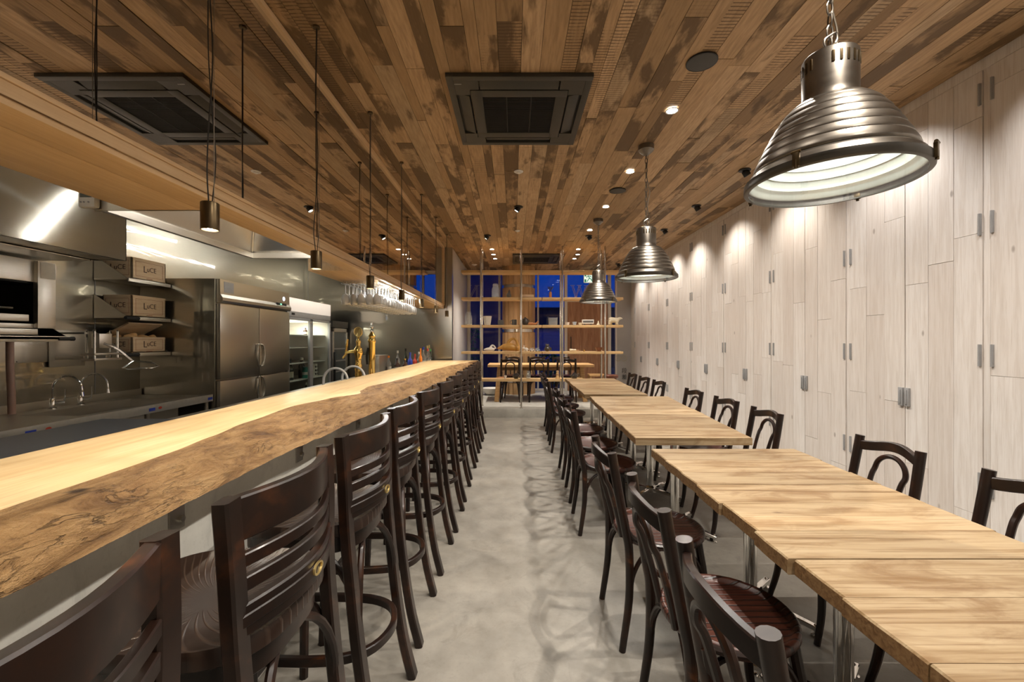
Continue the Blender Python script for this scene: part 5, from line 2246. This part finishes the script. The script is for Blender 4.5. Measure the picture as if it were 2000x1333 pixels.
def jar(px, key, h, r, lb):
    t = thing('glass_jar', lb, 'jar', (sx(px), 7.62, SHZ[key]))
    m = MB()
    m.lathe([(0, 0), (r * .95, 0), (r, .01), (r, h * .62), (r * .72, h * .76), (r * .70, h * .84)], 22)
    m.build('jar_body', M['jarglass'], t)
    m = MB()
    m.lathe([(r * .62, h * .84), (r * .82, h * .86), (r * .82, h * .90), (r * .6, h * .93), (r * .55, h), (0, h)], 20)
    m.build('stopper', M['jarglass'], t)
    m = MB()
    m.lathe([(0, .006), (r * .9, .006), (r * .9, .02), (0, .024)], 18)
    m.build('contents', M['cream'], t)


jar(967.7, 'a', .255, .068, 'tall stoppered glass jar on the upper shelf of the partition')
jar(915, 'b', .245, .066, 'stoppered glass jar at the left end of the middle shelf')
jar(1032, 'd', .14, .04, 'small glass jar on the lowest shelf board')


def lathe_thing(name, lb, cat, px, key, prof, mat, group=None, y=7.62, n=22):
    m = MB()
    m.lathe(prof, n, cap0=True)
    o = m.build(name, mat, angle=50)
    o.location = (sx(px, y), y, SHZ[key] + .0005)
    return tag(o, lb, cat, group)


def cup_prof(r0, r1, h, w=.006):
    return [(r0, 0), (r1, h), (r1 - w, h), (r0 - w, w), (0, w)]


m = MB()
m.ball((0, 0, .045), (.045, .04, .048), 14)
m.ball((.005, 0, .10), (.022, .02, .045), 12)
m.tube([(.005, 0, .12), (.015, 0, .16)], .006, 8)
o = remesh(m, .008, 3).build('pear_ornament', M['greyclay'])
o.location = (sx(994), 7.62, SHZ['a'] + .001)
tag(o, 'small grey pear-shaped ornament on the upper shelf of the partition', 'ornament')
t = thing('wooden_tray', 'pale wooden box tray on the upper shelf in front of the barrel column', 'tray', (sx(1031), 7.62, SHZ['a']))
m = MB()
m.box(-.11, .11, -.07, .07, 0, .012, 0, .002)
for (a, b, c, d_) in ((-.11, .11, -.07, -.058), (-.11, .11, .058, .07), (-.11, -.098, -.07, .07), (.098, .11, -.07, .07)):
    m.box(a, b, c, d_, 0, .055, 0, .003)
m.build('tray_body', M['crate'], t)
m = MB()
m.tube([(-.11, -.03, .05), (-.125, -.03, .075), (-.125, .03, .075), (-.11, .03, .05)], .006, 8)
m.build('handle', M['crate'], t)
t = thing('flower_vase', 'slim orange vase with dark dried sprigs on the upper shelf', 'vase', (sx(1075), 7.62, SHZ['a']))
m = MB()
m.lathe([(.022, 0), (.026, .02), (.024, .09), (.018, .11), (.014, .11), (.014, .02), (0, .02)], 18, cap0=True)
m.build('vase_body', M['terracotta'], t)
for k in range(7):
    a = k * .9
    m = MB()
    m.tube([(0, 0, .05), (.012 * math.cos(a), .012 * math.sin(a), .14), (.05 * math.cos(a), .04 * math.sin(a), .20)], .0025, 5, sub=3)
    for q in range(4):
        m.ball((.05 * math.cos(a) * (.5 + .16 * q), .04 * math.sin(a) * (.5 + .16 * q), .155 + .014 * q), (.009, .009, .007), 6)
    m.build('sprig', M['darkclay'], t)

lathe_thing('white_pot', 'large plain white pot on the middle shelf of the partition', 'pot', 952, 'b', cup_prof(.055, .078, .16), M['paperwhite'])
m = MB()
m.box(-.05, .05, -.04, .04, 0, .085, 0, .008)
m.box(-.045, .045, -.035, .035, .082, .092, 0, .004)
o = m.build('tin_box', M['greyclay'])
o.location = (sx(978), 7.62, SHZ['b'] + .0005)
tag(o, 'dark green-grey tin on the middle shelf beside the white pot', 'tin')
t = thing('mug', 'dark grey mug on the middle shelf left of the centre pole', 'mug', (sx(1004.5), 7.62, SHZ['b']))
m = MB()
m.lathe([(.042, 0), (.045, .006), (.043, .10), (.038, .10), (.038, .008), (0, .008)], 22, cap0=True)
m.build('mug_body', M['greyclay'], t)
m = MB()
m.tube([(-.04, 0, .082), (-.068, 0, .078), (-.074, 0, .05), (-.064, 0, .026), (-.04, 0, .022)], .007, 8, sub=3)
m.build('handle', M['greyclay'], t)
t = thing('dark_pot', 'dark lidded stoneware pot on the middle shelf right of the centre pole', 'pot', (sx(1026), 7.62, SHZ['b']))
m = MB()
m.lathe([(.04, 0), (.052, .02), (.060, .055), (.052, .095), (.044, .105)], 22, cap0=True)
m.build('pot_body', M['darkclay'], t)
m = MB()
m.lathe([(.056, .102), (.056, .110), (.03, .124), (.012, .128), (.014, .142), (0, .145)], 20)
m.build('lid', M['darkclay'], t)
for s_ in (-1, 1):
    m = MB()
    m.tube([(.05 * s_, 0, .085), (.068 * s_, 0, .095), (.064 * s_, 0, .065), (.056 * s_, 0, .06)], .006, 8, sub=3)
    m.build('handle', M['darkclay'], t)
m = MB()
m.tube([(-.10, 0, .022), (-.02, 0, .026), (.06, 0, .022)], [.02, .024, .016], 10, sub=4)
m.tube([(.055, 0, .026), (.075, 0, .055), (.09, 0, .060)], [.012, .013, .008], 10, sub=3)
m.ball((.085, 0, .060), (.018, .013, .014), 10)
o = remesh(m, .007, 2).build('duck_ornament', M['terracotta'])
o.location = (sx(1041), 7.62, SHZ['b'] + .001)
tag(o, 'low orange clay duck ornament beside the dark lidded pot', 'ornament')
t = thing('glass_box', 'clear square glass box on the middle shelf', 'box', (sx(1080), 7.62, SHZ['b']))
m = MB()
for (a, b, c, d_) in ((-.075, .075, -.06, -.056), (-.075, .075, .056, .06), (-.075, -.071, -.06, .06), (.071, .075, -.06, .06)):
    m.box(a, b, c, d_, 0, .125)
m.build('box_body', M['jarglass'], t)
m = MB()
m.box(-.082, .082, -.067, .067, .125, .135, 0, .003)
m.build('lid', M['jarglass'], t)
cups = 'small cups on the middle shelf'
lathe_thing('cup', 'small plain pale cup on the middle shelf, nearest the third pole', 'cup', 1108, 'b', cup_prof(.03, .04, .052, .004), M['paperwhite'], cups)
lathe_thing('cup', 'small blue and white cup on the middle shelf', 'cup', 1122, 'b', cup_prof(.026, .042, .06, .004), M['bluewhite'], cups)
lathe_thing('cup', 'small reddish-rimmed cup on the middle shelf beside the white radio', 'cup', 1133.5, 'b', cup_prof(.026, .038, .045, .004), M['cream'], cups)
t = thing('radio', 'white oblong radio on the middle shelf near the last pole', 'radio', (sx(1148), 7.62, SHZ['b']))
m = MB()
m.box(-.105, .105, -.03, .03, .025, .10, 0, .006)
m.build('case', M['paperwhite'], t)
m = MB()
m.box(-.09, .09, -.0315, -.03, .045, .08)
m.build('speaker_slot', M['greyclay'], t)
for x in (-.06, .06):
    m = MB()
    m.lathe([(.018, 0), (.018, .026), (0, .026)], 14, (x, 0, 0), cap0=True)
    m.build('foot', M['greyclay'], t)
lathe_thing('cone_ornament', 'small cream cone ornament on the middle shelf beside the radio', 'ornament', 1168.5, 'b', [(.03, 0), (.028, .012), (.012, .045), (.006, .075), (0, .08)], M['cream'])

# polar bear, walking to the right
m = MB()
m.tube([(-.085, 0, .085), (-.05, 0, .092), (.02, 0, .090), (.065, 0, .092)], [.040, .052, .046, .040], 14, sub=4)
m.tube([(.06, 0, .095), (.09, 0, .115), (.115, 0, .122)], [.036, .028, .023], 12, sub=3)
m.ball((.12, 0, .122), (.026, .019, .019), 12)
m.tube([(.13, 0, .118), (.152, 0, .113)], [.013, .009], 10)
for (x, y, f) in ((-.075, -.02, -.01), (-.055, .02, .012), (.045, -.02, .012), (.06, .02, -.008)):
    m.tube([(x, y, .075), (x + f * .4, y, .04), (x + f, y, .010)], [.032, .023, .018], 10, sub=3)
    m.ball((x + f + .008, y, .009), (.018, .012, .009), 8)
for y in (-.012, .012):
    m.ball((.108, y, .141), (.006, .004, .006), 8)
m.ball((-.118, 0, .085), (.010, .008, .010), 8)
o = remesh(m, .0045, 2).build('polar_bear_figurine', M['cream'])
o.location = (sx(1199), 7.62, SHZ['b'] + .001)
tag(o, 'cream polar bear figurine at the right end of the middle shelf', 'figurine')

# lower shelf
m = MB()
m.tube([(-.11, 0, .03), (-.05, 0, .034), (.03, 0, .038), (.08, 0, .03)], [.010, .03, .036, .022], 12, sub=4)
m.tube([(.0, 0, .06), (.03, 0, .10), (.065, 0, .10), (.095, 0, .065), (.10, 0, .045)], [.017, .016, .015, .014, .016], 10, sub=4)
o = remesh(m, .006, 3).build('white_gourd_ornament', M['paperwhite'])
o.location = (sx(957), 7.62, SHZ['c'] + .001)
tag(o, 'white swan-necked gourd ornament on the lower shelf', 'ornament')
m = MB()
m.tube([(-.20, 0, .055), (-.15, 0, .06), (-.07, 0, .078), (.03, 0, .080), (.11, 0, .066), (.17, 0, .06)], [.010, .026, .058, .070, .060, .036], 16, sub=4)
m.ball((.155, 0, .055), (.052, .05, .054), 14)
m.tube([(.165, 0, .085), (.158, 0, .14), (.14, 0, .195), (.10, 0, .222), (.05, 0, .215), (.01, 0, .18), (-.02, 0, .135), (-.03, 0, .11)], [.036, .026, .022, .023, .024, .026, .022, .02], 12, sub=4)
m.ball((.015, 0, .185), (.032, .028, .026), 12)
o = remesh(m, .007, 3).build('gourd', M['gourd'])
o.location = (sx(993), 7.62, SHZ['c'] + .001)
tag(o, 'large orange gourd with a looped neck on the lower shelf', 'gourd')
m = MB()
m.ball((.02, 0, .035), (.042, .03, .034), 14)
m.ball((-.022, 0, .058), (.022, .018, .019), 12)
m.tube([(-.012, .008, .07), (.0, .01, .11)], [.007, .005], 8)
m.tube([(-.020, -.008, .07), (-.022, -.012, .115)], [.007, .005], 8)
for (x, y) in ((-.015, -.014), (-.015, .014), (.04, -.02), (.04, .02)):
    m.ball((x, y, .008), (.016, .009, .009), 8)
m.ball((.062, 0, .035), (.011, .011, .011), 8)
o = remesh(m, .004, 2).build('rabbit_figurine', M['paperwhite'])
o.location = (sx(1025), 7.62, SHZ['c'] + .001)
tag(o, 'white rabbit figurine beside the centre pole on the lower shelf', 'figurine')
for (px, mt, lb) in ((1039, 'paperwhite', 'white toy van on the lower shelf beside the rabbit'), (1050, 'bluewhite', 'pale blue toy van on the lower shelf left of the dark ornament')):
    t = thing('toy_van', lb, 'toy', (sx(px), 7.62, SHZ['c']), group='toy vans')
    m = MB()
    m.box(-.042, .042, -.02, .02, .010, .032, 0, .005)
    m.box(-.040, .032, -.018, .018, .030, .058, 0, .007)
    m.build('body', M[mt], t)
    m = MB()
    for x in (-.025, 0, .02):
        m.box(x - .009, x + .009, -.0188, .0188, .036, .050, 0, .001)
    m.build('windows', M['darkclay'], t)
    for x in (-.026, .026):
        for y in (-.018, .018):
            m = MB()
            m.lathe([(0, -.004), (.010, -.004), (.010, .004), (0, .004)], 12, mat=Matrix.Translation((x, y, .010)) @ Matrix.Rotation(PI / 2, 4, 'X'))
            m.build('wheel', M['black'], t)
m = MB()
m.ball((0, 0, .045), (.055, .045, .048), 14)
m.ball((.0, 0, .098), (.036, .032, .034), 12)
m.tube([(-.02, 0, .12), (-.03, 0, .135)], .010, 8)
m.tube([(.02, 0, .12), (.032, 0, .130)], .010, 8)
m.tube([(.045, 0, .07), (.07, 0, .05), (.062, 0, .015)], .012, 8, sub=3)
o = remesh(m, .006, 2).build('dark_figurine', M['darkclay'])
o.location = (sx(1069), 7.62, SHZ['c'] + .001)
tag(o, 'squat black carved figurine on the lower shelf', 'figurine')
t = thing('shell', 'cream ridged shell with a dark tail on the lower shelf', 'shell', (sx(1119), 7.62, SHZ['c']))
m = MB()
for k in range(5):
    m.ball((-.05 + k * .024, 0, .024), (.016, .03, .026 - .002 * k), 10)
m.tube([(-.06, 0, .016), (.06, 0, .014)], .014, 8)
remesh(m, .005, 1).build('shell_body', M['cream'], t)
m = MB()
m.tube([(.055, 0, .014), (.10, 0, .018), (.135, 0, .010)], [.012, .007, .005], 8, sub=3)
m.build('tail', M['barrel'], t)
lathe_thing('brass_cone', 'tiny pale brass cone on the lower shelf', 'ornament', 1141, 'c', [(.022, 0), (.018, .008), (.006, .03), (0, .036)], M['brass'])
lathe_thing('bowl', 'brown lacquer bowl on the lower shelf near the last pole', 'bowl', 1170, 'c', [(.035, 0), (.035, .01), (.06, .035), (.068, .075), (.063, .075), (.054, .036), (0, .016)], M['bowlbrown'])
# lowest board
lathe_thing('round_pot', 'round glossy black pot on the lowest shelf board', 'pot', 1008, 'd', [(.03, 0), (.055, .025), (.062, .055), (.045, .088), (.030, .094), (.026, .088), (.04, .055), (0, .02)], M['darkclay'])
lathe_thing('cup', 'tiny white cup on the lowest shelf board left of the black pot', 'cup', 987, 'd', cup_prof(.018, .028, .055, .004), M['paperwhite'])
m = MB()
for k in range(5):
    m.tube([(-.08 + k * .012, -.02 + k * .01, .012 + .004 * k), (.0 + k * .012, .0, .02), (.07 + k * .008, .02 - .01 * k, .012)], [.006, .011, .005], 8, sub=3)
o = remesh(m, .006, 1).build('driftwood', M['terracotta'])
o.location = (sx(979), 7.62, SHZ['d'] + .001)
tag(o, 'reddish piece of driftwood on the lowest shelf board', 'driftwood')
lathe_thing('wooden_pawn', 'pale turned wooden pawn on the lowest shelf board', 'ornament', 1089, 'd', [(.035, 0), (.036, .02), (.024, .04), (.022, .07), (.030, .085), (.02, .095), (.028, .12), (.018, .142), (0, .146)], M['shelfwood'])
t = thing('teapot', 'dark stoneware teapot at the right of the lowest shelf board', 'teapot', (sx(1122), 7.62, SHZ['d']))
m = MB()
m.lathe([(.035, 0), (.052, .02), (.058, .05), (.046, .08), (.030, .088), (.028, .096), (.010, .104), (.012, .118), (0, .122)], 20, cap0=True)
m.build('pot_body', M['darkclay'], t)
m = MB()
m.tube([(-.05, 0, .045), (-.075, 0, .06), (-.085, 0, .085)], [.014, .010, .008], 8, sub=3)
m.build('spout', M['darkclay'], t)
m = MB()
m.tube([(.045, 0, .075), (.075, 0, .08), (.082, 0, .05), (.055, 0, .035)], .007, 8, sub=3)
m.build('handle', M['darkclay'], t)

# oak table and chairs behind the partition
t = thing('oak_table', 'long oak table on slanting plank legs behind the shelf partition', 'table', (.53, 8.57, .15))
m = MB()
m.box(-1.03, 1.03, -.35, .35, .675, .725, 0, .004)
m.build('table_top', M['trestle'], t)
for s_ in (-1, 1):
    for sy in (-1, 1):
        m = MB()
        m.tube([(.80 * s_, .22 * sy, .675), (.86 * s_, .30 * sy, 0)], (.028, .045), up=(1, 0, 0))
        m.build('leg', M['trestle'], t)
    m = MB()
    m.box(.80 * s_ - .025, .80 * s_ + .025, -.25, .25, .60, .672, 0, .003)
    m.build('cross_bar', M['trestle'], t)
m = MB()
m.box(-.80, .80, -.02, .02, .59, .65, 0, .003)
m.build('stretcher', M['trestle'], t)
bc = 'chairs around the oak table'
for i, x in enumerate((-.06, .49, 1.02)):
    place_chair(x, 8.40, PI / 2, 'dark bentwood chair with its back to the shelf partition, %s from the bar' % ORD[i], bc, .15)
for i, x in enumerate((.0, .50, 1.02)):
    place_chair(x, 8.96, -PI / 2, 'dark bentwood chair on the window side of the oak table, %s from the bar' % ORD[i], bc, .15)
o = MB()
o.lathe([(.10, 0), (.17, .05), (.21, .14), (.215, .15), (.19, .14), (.15, .06), (0, .03)], 28, cap0=True)
o = o.build('basin', M['paperwhite'], angle=50)
o.location = (-.48, 9.35, .151)
tag(o, 'large pale basin standing on the floor behind the oak table', 'basin')
t = thing('oak_stool', 'short square oak stool standing by the entrance door', 'stool', (1.80, 9.3, .15))
m = MB()
m.box(-.17, .17, -.17, .17, .42, .46, 0, .004)
m.build('seat', M['trestle'], t)
for a in (-.14, .14):
    for b in (-.14, .14):
        m = MB()
        m.box(a - .02, a + .02, b - .02, b + .02, 0, .42, 0, .003)
        m.build('leg', M['trestle'], t)
t = thing('red_stool', 'dark red-brown round stool just behind the farthest table, beside the last pole', 'stool', (1.84, 8.05, .15))
m = MB()
m.lathe([(0, .545), (.12, .545), (.14, .53), (.142, .49), (.13, .48), (0, .48)], 28)
m.build('seat', M['bowlbrown'], t, angle=50)
for k in range(4):
    a = PI / 4 + k * PI / 2
    m = MB()
    m.tube([(.10 * math.cos(a), .10 * math.sin(a), .48), (.15 * math.cos(a), .15 * math.sin(a), 0)], [.015, .012], 10)
    m.build('leg', M['bowlbrown'], t)
